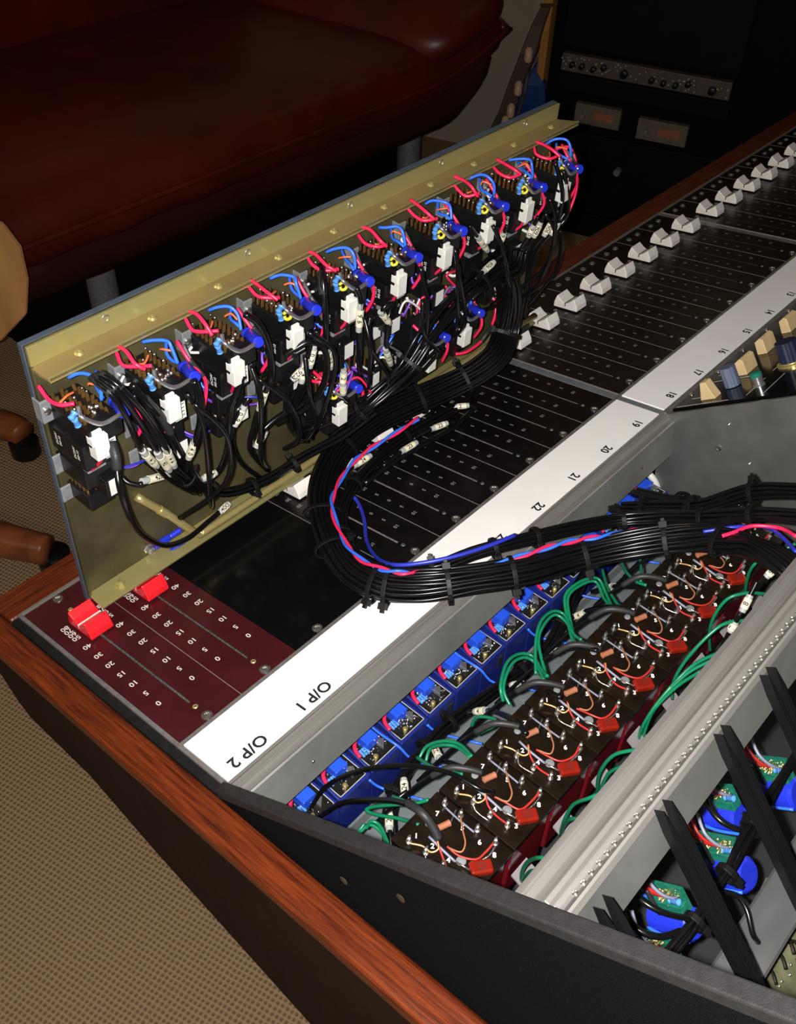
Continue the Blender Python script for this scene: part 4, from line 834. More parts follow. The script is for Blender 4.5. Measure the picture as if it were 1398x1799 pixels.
# ---------------------------------------------------------------- wiring in front of the panel
PD = lambda L: L
first = cable('thick black cable hanging in a deep loop at the left end of the gold panel', [(-145.7,75.2,125.8), (-147.6,73.8,118.1), (-151.0,69.0,109.1), (-149.1,69.7,90.1), (-139.7,77.7,63.7), (-120.7,89.2,33.8), (-98.0,100.2,15.7), (-77.5,107.3,9.8), (-66.9,109.1,9.7)], 1.6,
      markers=[((-67.0,109.1,9.2), (-58.3,109.0,11.7), '400')], sleeve=[([(-143.8,80.3,127.8), (-146.0,75.3,124.1), (-147.7,73.8,117.4)], 2.5)])
cable('blue wire running from the crimp terminal along the bottom of the panel', [(-104.5,118.3,-5.6), (-94.7,112.9,-0.5), (-79.7,111.0,5.0), (-68.9,110.9,7.4)], .9, 'w_dblue', name='wire', cat='wire')
cable('short black cable ending in cream tag 420 below the first switch module', [(-135.2,93.8,92.0), (-134.2,90.4,89.5), (-129.9,87.1,87.2), (-127.4,87.1,87.1), (-108.5,90.8,78.9), (-93.0,98.6,57.0), (-82.5,104.5,38.3)], 1.4, markers=[((-128.2,87.0,88.6), (-108.5,90.8,78.9), '420')])
TRIO = (('lower', [(-144.6,84.0,165.3), (-143.1,72.1,161.0), (-138.6,71.0,144.9), (-133.3,75.2,125.6), (-128.3,79.2,112.2), (-120.0,83.3,95.1), (-108.5,91.0,73.7), (-88.8,100.8,45.7)], (-130.0,77.3,116.2), (-120.2,83.3,96.4), '412'),
        ('middle', [(-143.1,82.2,166.6), (-140.9,70.3,162.9), (-133.2,71.1,141.8), (-124.1,75.5,118.1), (-119.5,79.4,106.4), (-112.2,85.3,87.4), (-99.0,94.9,64.0), (-83.7,102.7,40.3)], (-121.8,77.5,110.3), (-111.9,85.3,87.2), '421'),
        ('upper', [(-141.6,80.4,167.7), (-138.0,70.3,161.7), (-128.4,71.2,140.8), (-119.3,75.6,117.1), (-115.9,77.6,108.3), (-108.3,85.3,88.2), (-92.1,96.8,59.7), (-76.4,104.7,34.2)], (-116.7,77.5,110.3), (-108.4,85.3,87.8), '414'))
for nm, path, a, b, tx in TRIO: cable('black cable fanning down behind first module with cream tag, %s of the three' % nm, path, 1.5, markers=[(a, b, tx)], sleeve=[(path[0:2], 2.0)], group='tagged trio at the left end')
cable('black cable from the second module with cream tag near its foot', [(-94.6,76.3,141.4), (-93.3,75.0,130.0), (-94.5,75.6,115.7), (-96.3,79.6,101.2), (-97.4,85.3,88.7), (-96.0,94.6,72.1), (-85.1,102.4,47.2)], 2.0, markers=[((-96.2,79.6,102.3), (-98.7,85.3,87.5), '410')])
cable('black cable from a dark sleeve beside the first module to the looms', [(-127.3,79.2,154.5), (-121.0,78.1,139.2), (-112.5,82.2,124.2), (-106.3,84.6,106.2), (-93.3,92.8,72.7), (-79.6,100.9,43.3), (-61.6,105.0,25.1)], 1.7, sleeve=[([(-122.1,78.8,143.5), (-112.5,82.2,124.2), (-107.6,84.4,110.1)], 2.3)])
cable('black cable dropping from the third module past tag 019', [(-61.1,78.7,125.9), (-65.5,80.8,115.9), (-69.3,82.9,105.4), (-71.4,83.5,90.4), (-71.2,89.5,70.3), (-72.5,98.8,51.6), (-81.9,104.3,44.0)], 1.7, markers=[((-74.9,95.2,56.3), (-84.2,96.9,55.8), '411')])
cable('black cable with cream tag 019 under the third white plug', [(-54.7,84.7,104.3), (-56.6,84.8,102.1), (-64.2,86.9,91.6), (-64.3,91.0,73.7), (-52.9,99.0,46.9), (-36.0,105.1,21.8)], 1.5, markers=[((-57.5,84.8,101.0), (-64.4,87.0,89.3), '019')])
cable('black cable with cream tag 917 right of the third module', [(-56.2,79.0,161.3), (-50.1,75.8,153.8), (-45.7,74.7,138.3), (-41.9,79.0,115.9), (-44.2,81.1,107.5), (-46.9,85.1,93.5), (-48.1,89.1,80.1), (-47.1,96.9,55.7), (-28.6,105.1,23.4)], 1.9, markers=[((-43.7,81.0,108.9), (-47.4,85.2,92.1), '917')])
cable('black cable with cream tag pointing down left above the open gold area', [(-3.8,89.3,74.5), (-15.7,89.3,74.1), (-28.0,91.1,73.2), (-37.6,93.0,69.0), (-40.5,93.1,65.0), (-44.5,95.2,56.1)], 1.7, markers=[((-37.3,93.0,66.6), (-44.4,95.1,56.9), '913')])
cable('black cable with upright cream tag 916 right of the fifth module', [(24.8,78.0,143.3), (25.3,74.8,135.1), (25.1,75.5,117.8), (26.8,78.0,97.9), (37.2,85.9,72.0), (56.1,95.5,47.4), (74.9,101.2,33.7)], 1.8, markers=[((25.3,74.9,134.4), (24.2,75.6,115.4), '916')])
cable('long black cable with cream tag beside the fourth white plug', [(7.7,87.7,158.8), (1.8,81.0,153.4), (-1.5,76.6,135.1), (1.3,79.1,113.7), (8.8,83.4,94.0), (12.3,89.5,70.1), (10.2,97.2,49.3), (5.0,103.0,32.9)], 1.8, markers=[((1.3,79.2,112.9), (8.8,83.4,93.6), '915')], sleeve=[([(5.6,86.0,157.5), (-0.3,79.5,148.5)], 2.4)])
cable('black cable with two stacked cream tags above the lower left switch module', [(17.0,84.5,107.6), (15.9,81.8,89.1), (15.8,80.5,79.3), (16.0,80.8,71.3), (20.8,81.1,63.3), (35.2,87.0,44.6), (54.8,96.6,19.9)], 1.6, markers=[((16.0,80.0,90.7), (15.3,80.5,79.1), '2'), ((14.4,79.5,81.8), (16.0,80.8,71.7), '1')])
cable('black cable arcing over two cream tags at mid panel', [(-28.3,82.3,120.8), (-22.8,78.7,124.7), (-15.1,75.2,127.2), (-6.6,73.7,119.2), (-3.8,74.2,106.7), (-4.0,78.4,88.6), (-9.6,85.9,73.0), (-18.1,94.9,64.3), (-22.9,100.2,59.6)], 1.9)
for k, (nm, a, b, c, tx) in enumerate((('leftmost', (-17.8,79.4,108.1), (-24.8,81.3,102.8), [(-24.8,81.3,102.8), (-25.8,85.1,92.6), (-22.5,91.1,73.1), (-11.9,98.9,49.6), (1.5,104.9,29.1)], '922'), ('middle', (-15.8,77.3,115.9), (-19.3,79.7,99.2), [(-19.3,79.7,99.2), (-18.8,85.5,84.5), (-18.0,91.3,66.1), (-8.1,99.1,45.0), (6.6,105.0,26.0)], '014'), ('rightmost', (-12.1,75.3,123.8), (-14.1,77.6,108.3), [(-14.1,77.6,108.3), (-12.9,83.5,90.7), (-14.1,91.1,72.7), (-7.1,98.9,49.1), (10.8,105.0,26.0)], '012'))):
    A, B = Vector(a), Vector(b); cable('tagged black cable in the mid panel cluster, %s of three' % nm, [A+(A-B)*.6, A]+[Vector(q) for q in c], 1.7, markers=[(A, B, tx)], group='mid panel tagged cluster')
cable('black cable with cream tag left of the black sleeve at mid panel', [(63.7,84.3,114.6), (56.3,81.1,107.1), (55.4,81.8,90.7), (56.9,82.0,84.8), (66.4,86.2,66.8), (80.6,92.1,46.7)], 1.5, markers=[((55.3,82.0,85.6), (65.4,86.2,66.5), '915')])
cable('black cable curling over a dark sleeve with a slanted cream tag', [(57.8,79.0,116.1), (54.5,78.0,120.4), (50.4,78.0,120.6), (48.6,79.0,116.2), (56.5,81.2,104.5)], 1.6, markers=[((46.6,79.0,117.2), (57.6,81.3,103.2), '21')])
for k, (nm, p0, p1, end) in enumerate((('leftmost', (139.1,80.1,131.8), (155.4,82.5,114.6), [(155.4,82.5,114.6), (173.2,88.4,96.9)]), ('second', (167.3,78.7,124.8), (166.9,80.7,117.2), [(166.9,80.7,117.2), (171.9,86.4,104.7), (176.8,90.4,90.3)]), ('third', (202.6,79.0,117.3), (200.6,81.1,108.3), [(200.6,81.1,108.3), (196.0,86.8,93.0), (187.6,90.9,76.8)]), ('fourth', (210.8,79.0,116.4), (207.5,81.2,105.3), [(207.5,81.2,105.3), (204.5,85.2,90.4), (207.6,91.4,63.6), (211.6,92.7,32.2)]), ('fifth', (225.8,79.2,111.9), (220.9,81.4,101.1), [(220.9,81.4,101.1), (217.4,87.0,89.2), (221.5,91.3,67.5), (223.8,92.1,46.9), (221.4,92.9,27.7)]), ('sixth', (238.5,81.2,105.8), (232.9,83.2,96.9), [(232.9,83.2,96.9), (226.4,89.0,82.7), (228.9,93.4,58.9), (231.6,94.0,42.8), (230.9,94.8,22.6)]), ('seventh', (143.5,76.0,106.0), (155.1,75.9,109.0), [(155.1,75.9,109.0), (167.5,79.4,107.0), (181.4,84.7,103.9)]))):
    A, B = Vector(p0), Vector(p1); cable('grey-sleeved black cable at the right end of the panel, tag %s from the left' % nm, [A+(A-B)*.7, A]+[Vector(q) for q in end], 1.35, markers=[(A, B, ('915', '912', '910', '909', '906', '907', '908')[k])], group='tagged cables at the right end of the panel')
cable('loose black cable hanging at the far right end, down to the faders', [(248.4,85.1,94.1), (260.1,89.4,71.9), (264.4,93.6,51.7), (260.9,99.4,35.7), (252.7,105.2,21.3), (248.1,108.9,12.8)], 1.3)
cable('black cable curving down from the tenth module', [(224.0,82.7,153.8), (227.5,78.1,140.2), (234.2,78.7,125.4), (236.9,81.1,106.4)], 1.6)
cable('second black cable curving down from the tenth module', [(231.4,79.6,146.6), (241.3,78.7,125.1), (247.8,81.1,107.8), (244.6,83.1,100.7)], 1.5)
cable('red and grey wire looping round the right end of the panel', [(249.6,100.1,150.0), (252.1,91.3,153.5), (250.0,84.6,150.6), (252.2,81.6,139.4), (256.9,82.2,123.0), (252.8,82.8,109.0), (247.6,84.9,99.0)], 1.0, 'w_red', name='wire', cat='wire', sleeve=[([(249.8,86.2,152.6), (250.5,82.2,143.8)], 1.4)])
cable('red wire looping down right of the lower right switch module', [(187.5,98.4,62.1), (186.6,93.4,57.6), (184.3,90.2,50.4), (175.9,87.1,43.5), (163.4,85.6,37.8), (147.2,85.6,36.8), (138.4,89.0,37.5)], 1.1, 'w_red', name='wire', cat='wire', sleeve=[([(177.0,87.0,44.4), (163.4,85.6,37.8)], 1.5)])
for nm, c, path in (('from the sixth module', 'w_red', [(87.6,80.3,126.7), (90.6,79.0,117.4), (95.2,79.4,107.2), (93.0,79.8,97.5), (75.2,79.7,99.2)]), ('from the seventh module', 'w_red', [(124.5,79.8,139.3), (128.6,78.6,126.4), (126.1,79.0,117.1), (113.5,80.6,119.5)]), ('from the fifth module', 'w_red', [(37.4,83.6,131.9), (43.4,92.9,113.7), (50.4,93.3,104.4), (61.1,93.5,99.5)])): pass
rr = random.Random(5)
for i in range(1, 9):
    a = NW*i
    for k in range(2):
        p0 = Vector(PW(a+8+rr.uniform(0, 14), 128+rr.uniform(0, 22), 44+rr.uniform(-3, 5)))
        p1 = p0+Vector((rr.uniform(-4, 14), -rr.uniform(2, 8), -rr.uniform(16, 26))); p3 = Vector(PW(a+22+rr.uniform(-12, 30), 52+i*1.2+rr.uniform(-8, 8), 28)); p2 = (p1+p3)/2+Vector((rr.uniform(-10, 10), -8, -4))
        cable('black cable dropping from the %s top module to the looms, %s one' % (ORD[i], ('left', 'right')[k]), [p0, p1, p2, p3], 1.35, group='black drop cables behind the modules')
# looms on the panel
loom('panel_loom', 'black cable loom running low along the gold panel above the brass rod', [(-124.2,83.0,145.9), (-118.9,83.8,126.9), (-110.2,88.3,98.7), (-93.6,96.6,63.8), (-75.8,101.0,38.8), (-55.4,101.6,25.1), (-28.6,100.0,20.2), (-1.8,96.5,24.0), (24.4,91.1,28.2), (51.2,85.6,36.5)], 4.6, 3.4, 1.4, (.34, .46, .6, .75), jitter=.6, org=PW(100, 20, 20))
loom('panel_loom', 'fan of black cables sweeping up across the lower row of switch modules', [(29.5,90.9,34.9), (37.9,83.4,48.3), (53.2,77.9,58.9), (69.8,75.8,67.1), (83.0,73.5,81.5), (101.0,74.9,89.8), (122.4,76.4,96.8), (150.5,79.7,98.7), (176.8,83.1,99.8)], 7.5, 3.2, 1.35, (.42, .12, .86), jitter=.9, org=PW(230, 60, 40), taper=lambda k: .75+.6*k)
loom('panel_loom', 'black loom branch passing under the third and fourth modules', [(-13.4,100.2,58.7), (-1.5,95.4,50.1), (13.6,90.3,48.9), (28.9,85.0,52.4), (53.9,83.3,51.2), (80.0,81.6,52.3), (108.1,81.2,61.5)], 5.0, 3.2, 1.35, (.12, .5), jitter=.6, org=PW(170, 50, 30))
loom('panel_loom', 'black loom branch rising from the main bend to the right-hand modules', [(141.0,85.4,85.1), (154.0,81.7,92.1), (170.7,80.0,92.6), (190.3,81.9,88.4), (199.5,85.0,96.8)], 7, 4, 1.4, (.5,), jitter=.8, org=PW(330, 80, 40))
def ex_main(o, fr):
    n = len(fr)
    tie(o, fr[int(n*.2)], 11.5, 6.5)
main, fr = loom('main_loom', 'thick black main loom bending off the panel and across the white strip into the bucket',
    [(171.8,85.1,94.4), (182.8,82.3,77.7), (187.7,81.5,55.1), (184.6,80.4,37.6)] + [(168.7,75.5,29.2), (151.9,79.8,20.4), (129.3,90.0,12.8), (95.1,100.9,9.2), (65.0,106.1,6.4), (32.4,102.0,5.0), (5.0,88.3,5.0), (-17.0,68.6,6.9), (-37.5,39.5,11.3), (-50.4,11.7,16.5), (-51.6,-10.2,21.8), (-44.1,-27.2,25.3), (-31.9,-41.8,28.5), (-17.1,-54.2,30.3), (-2.8,-65.2,31.0), (11.6,-74.5,31.3), (35.0,-85.7,31.0), (55.9,-102.1,35.5), (70.3,-121.4,44.4), (76.0,-140.5,55.4), (70.8,-160.1,68.4), (59.7,-177.9,81.2), (53.2,-193.4,85.5), (60.5,-208.3,71.6)],
    11.0, 5.6, 1.22, (.115, .25, .33, .415, .455, .52, .535, .60, .68, .755, .82, .87), org=CW((-60, 60, 0)), jitter=.35, extra=ex_main, taper=lambda k: 1 if k < .58 else max(.84, 1-(k-.58)*3))
inner, fr2 = loom('branch_loom', 'thinner black loom inside the bend, splitting off over the white strip towards the divider',
    [(148.8,77.7,-1.5), (105.8,80.0,0.2), (71.4,82.0,0.9), (38.5,78.5,2.4), (8.9,68.0,5.0), (-15.7,53.2,7.2), (-33.7,31.7,11.4), (-42.6,8.1,17.0), (-38.2,-11.1,21.9), (-26.2,-30.6,28.8), (-4.8,-42.0,32.6), (14.0,-52.0,34.1), (31.0,-60.0,33.2), (52.5,-69.8,30.6), (79.3,-84.7,28.8), (91.4,-103.4,35.7), (92.8,-125.7,49.1), (92.6,-146.5,64.4), (91.4,-162.0,76.8), (89.2,-182.8,90.0)],
    4.8, 4.0, 1.2, (.1, .2, .3, .475, .56, .64, .75, .86, .93), org=CW((-40, 70, 0)), jitter=.4)
def pair(label, pts, pitch=9, r=1.0):
    fr = ribbon_frames(pts); o = thing('twisted_pair', label, 'wire', W, tuple(pts[0]), 'twisted pink and blue pairs'); twisted(o, fr, 0, len(fr), 0, 0, pitch=pitch, r=r)
pair('pink-red and blue twisted pair riding on the main loom bend', [(84.4,75.9,17.0), (61.6,77.5,15.7), (38.4,79.5,14.4), (20.0,78.2,13.6), (-4.9,67.8,15.1), (-20.7,55.5,17.0), (-37.8,29.5,20.9), (-46.8,7.8,26.1), (-47.7,-10.0,30.8), (-43.9,-22.3,33.7), (-33.9,-28.6,30.6)])
pair('pink-red and blue twisted pair in the gap between main and branch looms', [(-21.3,-42.9,32.7), (-6.5,-55.4,35.6), (12.0,-67.1,38.3), (28.0,-75.2,39.6), (41.6,-83.1,39.7), (53.0,-91.5,40.0), (69.9,-98.8,37.0), (84.2,-104.8,31.8)])
loom('bucket_loom', 'upper black loom passing in front of the aluminium divider sheet', [(128.4,-65.3,-6.4), (130.0,-83.6,4.4), (126.3,-102.8,19.4), (123.5,-118.4,33.9), (123.8,-132.5,50.1), (122.7,-146.8,64.4), (118.3,-172.0,82.3)], 6.2, 3.4, 1.25, (.15, .45, .8), org=CW((150, -100, 0)), jitter=.4)
loom('bucket_loom', 'short black loom coming out of the white grommet', [(157.9,-60.0,-13.3), (149.1,-77.6,-0.5), (140.5,-94.9,12.2), (135.7,-110.7,22.6), (125.8,-127.1,35.2)], 5.0, 3.4, 1.25, (.55,), org=CW((170, -80, 0)), jitter=.5)
loom('bucket_loom', 'black loom low behind the branch loom at the rail', [(133.4,-56.9,-13.7), (124.2,-75.9,-2.8), (124.6,-90.3,7.4), (123.1,-105.1,17.7), (122.9,-121.1,32.3), (122.8,-139.5,47.1)], 5.6, 3.4, 1.25, (.3, .7), org=CW((150, -90, 0)), jitter=.5)
cable('loose blue wire inside the bend of the main loom', [(9.1,69.8,1.7), (7.1,59.1,-0.7), (-3.7,43.8,1.5), (-18.9,27.6,6.0), (-34.5,5.6,19.4), (-41.7,-14.0,32.4), (-33.5,-27.8,37.5), (-18.4,-39.9,40.3), (0.3,-49.3,41.7), (18.1,-54.2,40.5)], 1.25, 'w_dblue', name='wire', cat='wire')
cable('blue wire beside the upper looms at the right edge', [(73.5,-138.5,61.1), (77.7,-144.8,64.1), (82.1,-151.2,67.1), (91.4,-162.8,68.8), (82.6,-174.5,76.6), (67.4,-187.9,84.7)], 1.1, 'w_dblue', name='wire', cat='wire')
cable('pink-red wire beside the upper looms at the right edge', [(68.9,-150.2,69.0), (74.6,-154.1,70.6), (83.8,-159.5,72.4), (87.9,-172.1,76.3), (79.1,-182.7,83.9)], 1.1, 'w_red', name='wire', cat='wire')
for nm, a, b, e in (('nearest the bend', (25.5,81.9,6.0), (42.2,81.4,6.0), '24'), ('middle one', (61.3,71.0,3.5), (76.6,69.8,3.7), '23'), ('farthest along', (97.1,74.2,1.0), (110.1,69.9,1.7), '22'), ('last pair, upper', (129.2,79.7,0.2), (137.4,72.0,1.4), '21')):
    A, B = Vector(a), Vector(b); cable('black cable end with cream tag lying on the black faders, %s' % nm, [A-(B-A)*1.1-Vector((0, 0, 3)), A, B, B+(B-A)*.5-Vector((0, 0, 4))], 1.4, markers=[(A, B, e)], group='tagged cable ends on the faders')
cable('black cable joining the tagged ends on the faders', [(25.2,71.2,-2.5), (55.1,72.5,-2.7), (84.5,69.5,-2.3), (108.8,66.4,-1.8), (126.3,67.5,-2.0), (140.1,70.6,-2.5), (145.3,76.9,-3.4)], 2.2)
# grey end of cable duct by the first visible white fader
dk = thing('cable_clamp', 'dark round cable clamp beside the first white fader knob', 'clamp', W, (276.3,120.4,-11.9))
MB().lathe(Vector((245.6,110.4,-4.4)), Vector((272.2,115.4,-5.1))-Vector((245.6,110.4,-4.4)), [(0, 6), (14, 6.5), (15, 6), (15, 4), (10, 4)], 16).build('body', 'black_sleeve', dk, smooth=True)
# ================================================================ BACKGROUND: SOFA
sf = thing('leather_sofa', 'dark red leather sofa with upturned end behind the console', 'sofa', W, (800, 1300, -720))
def cushion(m, c, hx, hy, hz, e=.35, nx=34, ny=18, wr=6, f=None):
    c = Vector(c); vs = []; fs = []
    def sp(w, e): return math.copysign(abs(math.cos(w))**e, math.cos(w))
    def ss(w, e): return math.copysign(abs(math.sin(w))**e, math.sin(w))
    for j in range(ny+1):
        ph = -math.pi/2+math.pi*j/ny
        for i in range(nx):
            th = 2*math.pi*i/nx; p = Vector((hx*sp(ph, .8)*sp(th, e), hy*sp(ph, .8)*ss(th, e), hz*ss(ph, .9)))
            k = 1+.001*wr*noise.noise(p*.012)*4; p = Vector((p.x*k, p.y*k, p.z*k+wr*noise.noise(p*.02+c*.01)))
            if f: p = f(p)
            vs.append(c+p)
    for j in range(ny):
        for i in range(nx):
            i2 = (i+1) % nx; fs.append((j*nx+i, j*nx+i2, (j+1)*nx+i2, (j+1)*nx+i))
    m.add(vs, fs)
    return m
# seat: profile across (y) swept along x with a rising right-hand end
def sweep(m, prof, xs, rise, close=True, wr=5):
    vs = []; n = len(prof)
    for x in xs:
        dz, sc, dy = rise(x)
        for (y, z) in prof:
            q = Vector((x, y, z)); k = wr*noise.noise(q*.012)+wr*.5*noise.noise(q*.035)
            vs.append((x, y+dy+k*.6, z*sc+dz+k))
    fs = [(i*n+k, i*n+(k+1) % n, (i+1)*n+(k+1) % n, (i+1)*n+k) for i in range(len(xs)-1) for k in range(n)]
    fs += [tuple(range(n))[::-1], tuple(range((len(xs)-1)*n, len(xs)*n))]
    return m.add(vs, fs)
def rise(x):
    t = max(0, (x-1170)/250); return (-262+58*t**1.5, 1-.2*t, 0)
xs = [90+22.5*i for i in range(60)]
prof = [(1010, -75), (985, -40), (978, -5), (990, 32), (1030, 55), (1120, 66), (1300, 62), (1500, 50), (1640, 40), (1700, 0), (1640, -70), (1300, -80)]
sweep(MB(), prof, xs, rise).build('seat_cushion', 'leather', sf, smooth='all')
o = [c for c in sf.children if c.name.startswith('seat_cushion')][0]; mo = o.modifiers.new('sub', 'SUBSURF'); mo.levels = 1; mo.render_levels = 1
cushion(MB(), (1300, 1380, -185), 150, 420, 78, e=.6, f=lambda p: Vector((p.x, p.y, p.z+.28*p.x))).build('arm_cushion', 'leather', sf, smooth='all')
seam = [(x, 976, rise(x)[0]-6*rise(x)[1]) for x in xs]; MB().tube(seam, 5, 8, 1).build('piping', 'leather', sf, smooth='all')
xe = 1418; dz, sc, _ = rise(xe-15)
MB().tube([(xe-5, 985, dz-2), (xe+8, 1060, dz+12), (xe+10, 1300, dz+14), (xe+8, 1600, dz+10)], 9, 8, 5).build('piping', 'leather', sf, smooth='all')
def sk(x):
    t = max(0, (x-1300)/100); return (-262+35*t*t, 1-.35*t*t, 0)
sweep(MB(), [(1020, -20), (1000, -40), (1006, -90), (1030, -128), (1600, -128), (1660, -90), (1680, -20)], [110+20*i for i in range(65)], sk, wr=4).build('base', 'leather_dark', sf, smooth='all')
m = MB(); sweep(m, [(1600, 0), (1580, 120), (1600, 300), (1680, 400), (1820, 400), (1880, 300), (1850, 0), (1800, -200), (1650, -200)], [90+60*i for i in range(20)], lambda x: (-215, 1, 0)).build('backrest', 'leather', sf, smooth='all')
MB().box(430, 1360, 1180, 1600, -720, -385).build('under_seat_shade', 'rack_black', sf, 'added black block standing in for the shade under the seat')  # black block added to imitate the deep shade beneath the sofa
for x, y in ((460, 1110), (1270, 1110)): MB().lathe((x, y, -720), (0, 0, 1), [(0, 26), (335, 26)], 20).build('leg', 'steel_grey', sf, 'metal leg', smooth=True)
# swivel chair at the left edge
ch = thing('swivel_chair', 'wooden swivel chair cut by the left edge, its star legs on the carpet', 'chair', W, (-60, 1100, -720))
def legp(pts, name='star_leg'):
    MB().tube(pts, lambda k: 34-10*k, 12, 6).build(name, 'chair_wood', ch, smooth='all')
legp([(138.1,1301.1,-660.0), (194.8,1208.9,-665.0), (236.2,1148.0,-668.0), (247.0,1107.8,-670.0)])
legp([(-0.6,1028.4,-640.0), (44.2,943.6,-652.0), (80.6,876.8,-660.0), (111.0,825.3,-664.0)])
for q in ((242.9,1110.1,-695.0), (123.6,840.8,-700.0)): MB().lathe(Vector(q)-Vector((0, 0, 24)), (0, 0, 1), [(0, 20), (6, 26), (34, 26), (40, 18)], 16).build('caster', 'black_plastic', ch, smooth=True)
MB().lathe((67.6,1226.7,-720.0), (0, 0, 1), [(0, 40), (260, 36)], 20).build('column', 'steel_grey', ch, smooth=True)
q = Vector((208.6,995.6,-300.0)); vs = []
poly = [(-110, -80), (-20, -78), (28, -60), (44, -20), (46, 20), (30, 52), (-20, 66), (-110, 70)]
c0 = Vector((154.3,820.0,-199.9)); m = MB()
for yy in (0, 26):
    m.v += [Vector((c0.x+p[0]*.9, c0.y+yy, c0.z+p[1]*1.15)) for p in poly]
n = len(poly); m.f = [tuple(range(n))[::-1], tuple(range(n, 2*n))]+[(k, (k+1) % n, (k+1) % n+n, k+n) for k in range(n)]
m.build('armrest', 'tan_wood', ch, 'pale bentwood armrest', bevel=5)
# ================================================================ RACK
rk = thing('equipment_rack', 'tall black equipment rack with silver preamp row beyond the console', 'rack', RK, (300, 100, 0))
MB().box(-128, 1150, 14, 360, 0, 1500).build('cabinet', 'rack_black', rk, bevel=4)
MB().box(-150, -132, -6, 340, 0, 1500).build('wood_side', 'orange_wood', rk, 'orange wooden side board', bevel=3)
def rp(p, q, off=0): a = Vector(p); return a
a, b = (-94.3,0.0,419.3), (282.6,0.0,377.7)
a2, b2 = (-88.7,0.0,382.3), (272.5,0.0,416.3)
x0, x1 = a[0], b[0]; z1 = a[2]; z0 = a2[2]; 
MB().box(x0, x1, -6, 13, z0, z1).build('preamp_front', 'rack_silver', rk, 'silver-grey unit with black knobs', bevel=1)
W2 = x1-x0; H = z1-z0
for u, v, r in ((.07, .45, .2), (.13, .45, .2), (.2, .4, .2), (.26, .6, .2), (.385, .45, .27), (.55, .4, .2), (.62, .35, .2), (.69, .35, .2), (.76, .55, .2), (.9, .42, .27)):
    MB().lathe((x0+u*W2, -6, z0+v*H), (0, -1, 0), [(0, H*r*.9), (12, H*r*.8), (13, H*r*.6)], 14).build('knob', 'black_plastic', rk, smooth=True)
m = MB()
for k in range(60): m.ball((x0+random.random()*W2, -7, z0+random.uniform(.1, .9)*H), 1.8, 6)
m.build('panel_marks', 'ink_white', rk, kind='stuff')
for (p, q, s, w_) in (((-47.3,0.0,317.9), (59.5,0.0,313.6), (-42.8,0.0,273.2), 'left'), ((100.9,0.0,311.3), (214.2,0.0,312.9), (105.0,0.0,265.5), 'right')):
    k = MB().box(p[0], q[0], -4, 13, s[2], p[2]).build('pale_meter_panel', 'rack_panel', rk, 'pale small panel, %s' % w_, bevel=1)
    w_2 = q[0]-p[0]; h_ = p[2]-s[2]; MB().box(p[0]+w_2*.42, p[0]+w_2*.85, -5, -4, s[2]+h_*.3, s[2]+h_*.72).build('meter_window', 'res_brown', k)
    MB().lathe((p[0]+w_2*.2, -4, s[2]+h_*.45), (0, -1, 0), [(0, 6), (9, 4)], 10).build('toggle', 'steel_grey', k, smooth=True)
for i, (zz0, zz1) in enumerate(((z1+12, z1+240), (z1+250, z1+420), (z0-45, z0-8), ((-41.1,0.0,263.0)[2]-200, (-41.1,0.0,263.0)[2]-14), ((-41.1,0.0,263.0)[2]-290, (-41.1,0.0,263.0)[2]-206))):
    MB().box(x0-6, x1+8, 4, 14, zz0, zz1).build('rack_unit', 'rack_face', rk, bevel=2)
MB().lathe(((75.8,0.0,179.9)[0], 4, (75.8,0.0,179.9)[2]), (0, -1, 0), [(0, 9), (16, 8)], 12).build('knob', 'steel_grey', rk, smooth=True)
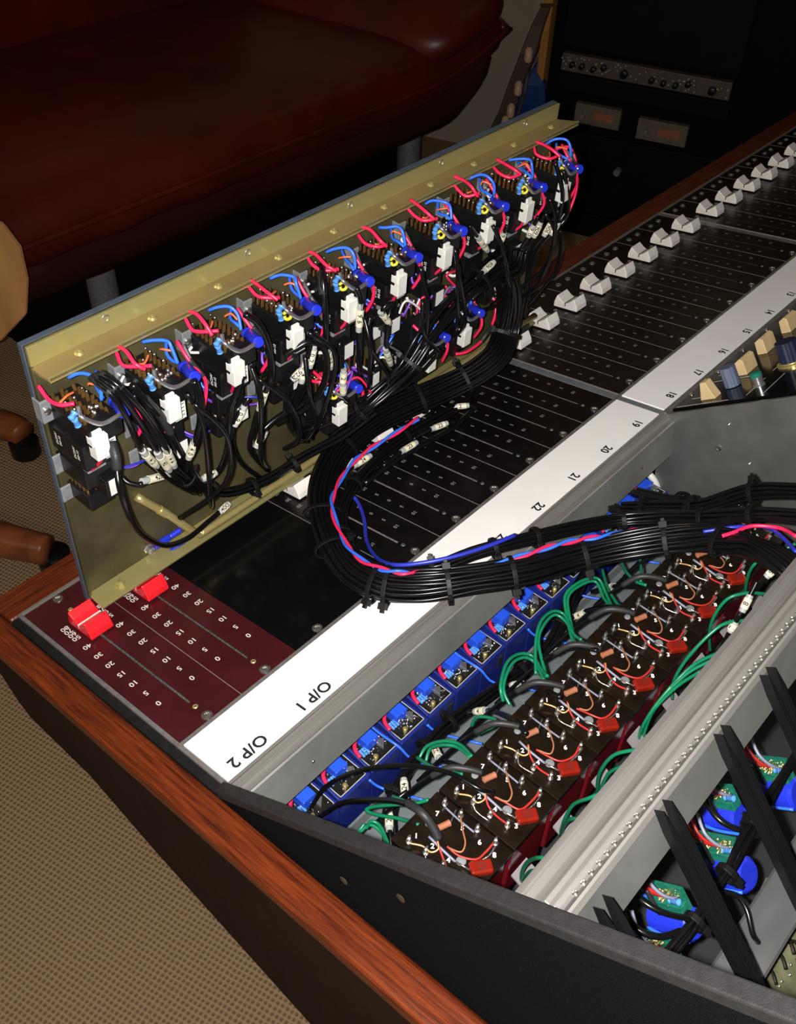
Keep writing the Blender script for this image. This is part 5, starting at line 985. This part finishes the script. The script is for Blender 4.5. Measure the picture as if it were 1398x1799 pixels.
# second dark rack to the right with pale shelf
r2 = thing('equipment_rack', 'second black rack at the right edge under a pale shelf', 'rack', RK, (1600, 60, 0))
MB().box(1160, 2100, -40, 360, 0, 1180).build('cabinet', 'rack_black', r2, bevel=4)
MB().box(1160, 2100, -60, 360, (336.9,-60.0,596.2)[2]-8, (336.9,-60.0,596.2)[2]+8).build('shelf', 'wall', r2, 'pale shelf')
# ================================================================ GUITARS
def quad_strip(m, pts, widths, thick, side):
    side = Vector(side).normalized(); vs = []; n = len(pts)
    for p, w_ in zip(pts, widths):
        p = Vector(p); vs += [p-side*w_, p+side*w_, p+side*w_+thick, p-side*w_+thick]
    fs = [(i*4+k, i*4+(k+1) % 4, (i+1)*4+(k+1) % 4, (i+1)*4+k) for i in range(n-1) for k in range(4)]+[(0, 1, 2, 3), tuple(range(4*n-4, 4*n))[::-1]]
    return m.add(vs, fs)
S3 = Vector(RW[0]); TH = Vector((.8, .5, 0))*14
g1 = thing('guitar', 'dark guitar leaning with its neck and pale tuning pegs between sofa and rack', 'guitar', W, (1814.9,1238.0,-720.0))
quad_strip(MB(), [(1530.0,967.6,-186.7), (1520.0,976.3,-225.6), (1505.0,982.3,-281.1), (1490.0,997.1,-346.9), (1480.0,1004.9,-408.6), (1470.0,1024.3,-476.1)], [10, 14, 18, 16, 20, 24], TH, S3).build('neck', 'dark_wood', g1, bevel=4)
for q in ((1480.0,985.8,-351.2), (1470.0,992.2,-398.6), (1465.0,1000.6,-427.4), (1490.0,975.7,-282.0)): MB().lathe(Vector(q)-Vector((8, 10, 8)), (.3, .2, 1), [(0, 5), (5, 9), (24, 9), (30, 5)], 12).build('tuning_peg', 'pale_peg', g1, smooth=True)
g2 = thing('guitar', 'blue glossy electric guitar leaning beside the rack', 'guitar', W, (1877.6,1176.6,-720.0))
quad_strip(MB(), [(1610.0,1023.3,-330.6), (1605.0,1021.3,-350.1), (1595.0,1017.7,-378.2), (1585.0,1016.9,-420.4), (1580.0,1020.5,-459.6), (1570.0,1018.4,-503.3)], [5, 12, 26, 38, 46, 50], TH*2, S3).build('body', 'blue_gloss', g2, bevel=8, seg=3)
quad_strip(MB(), [(1590.0,1030.9,-269.8), (1550.0,1010.4,-377.7), (1530.0,1017.0,-477.9)], [4, 4, 4], TH*.5, S3).build('neck', 'dark_wood', g2, bevel=2)
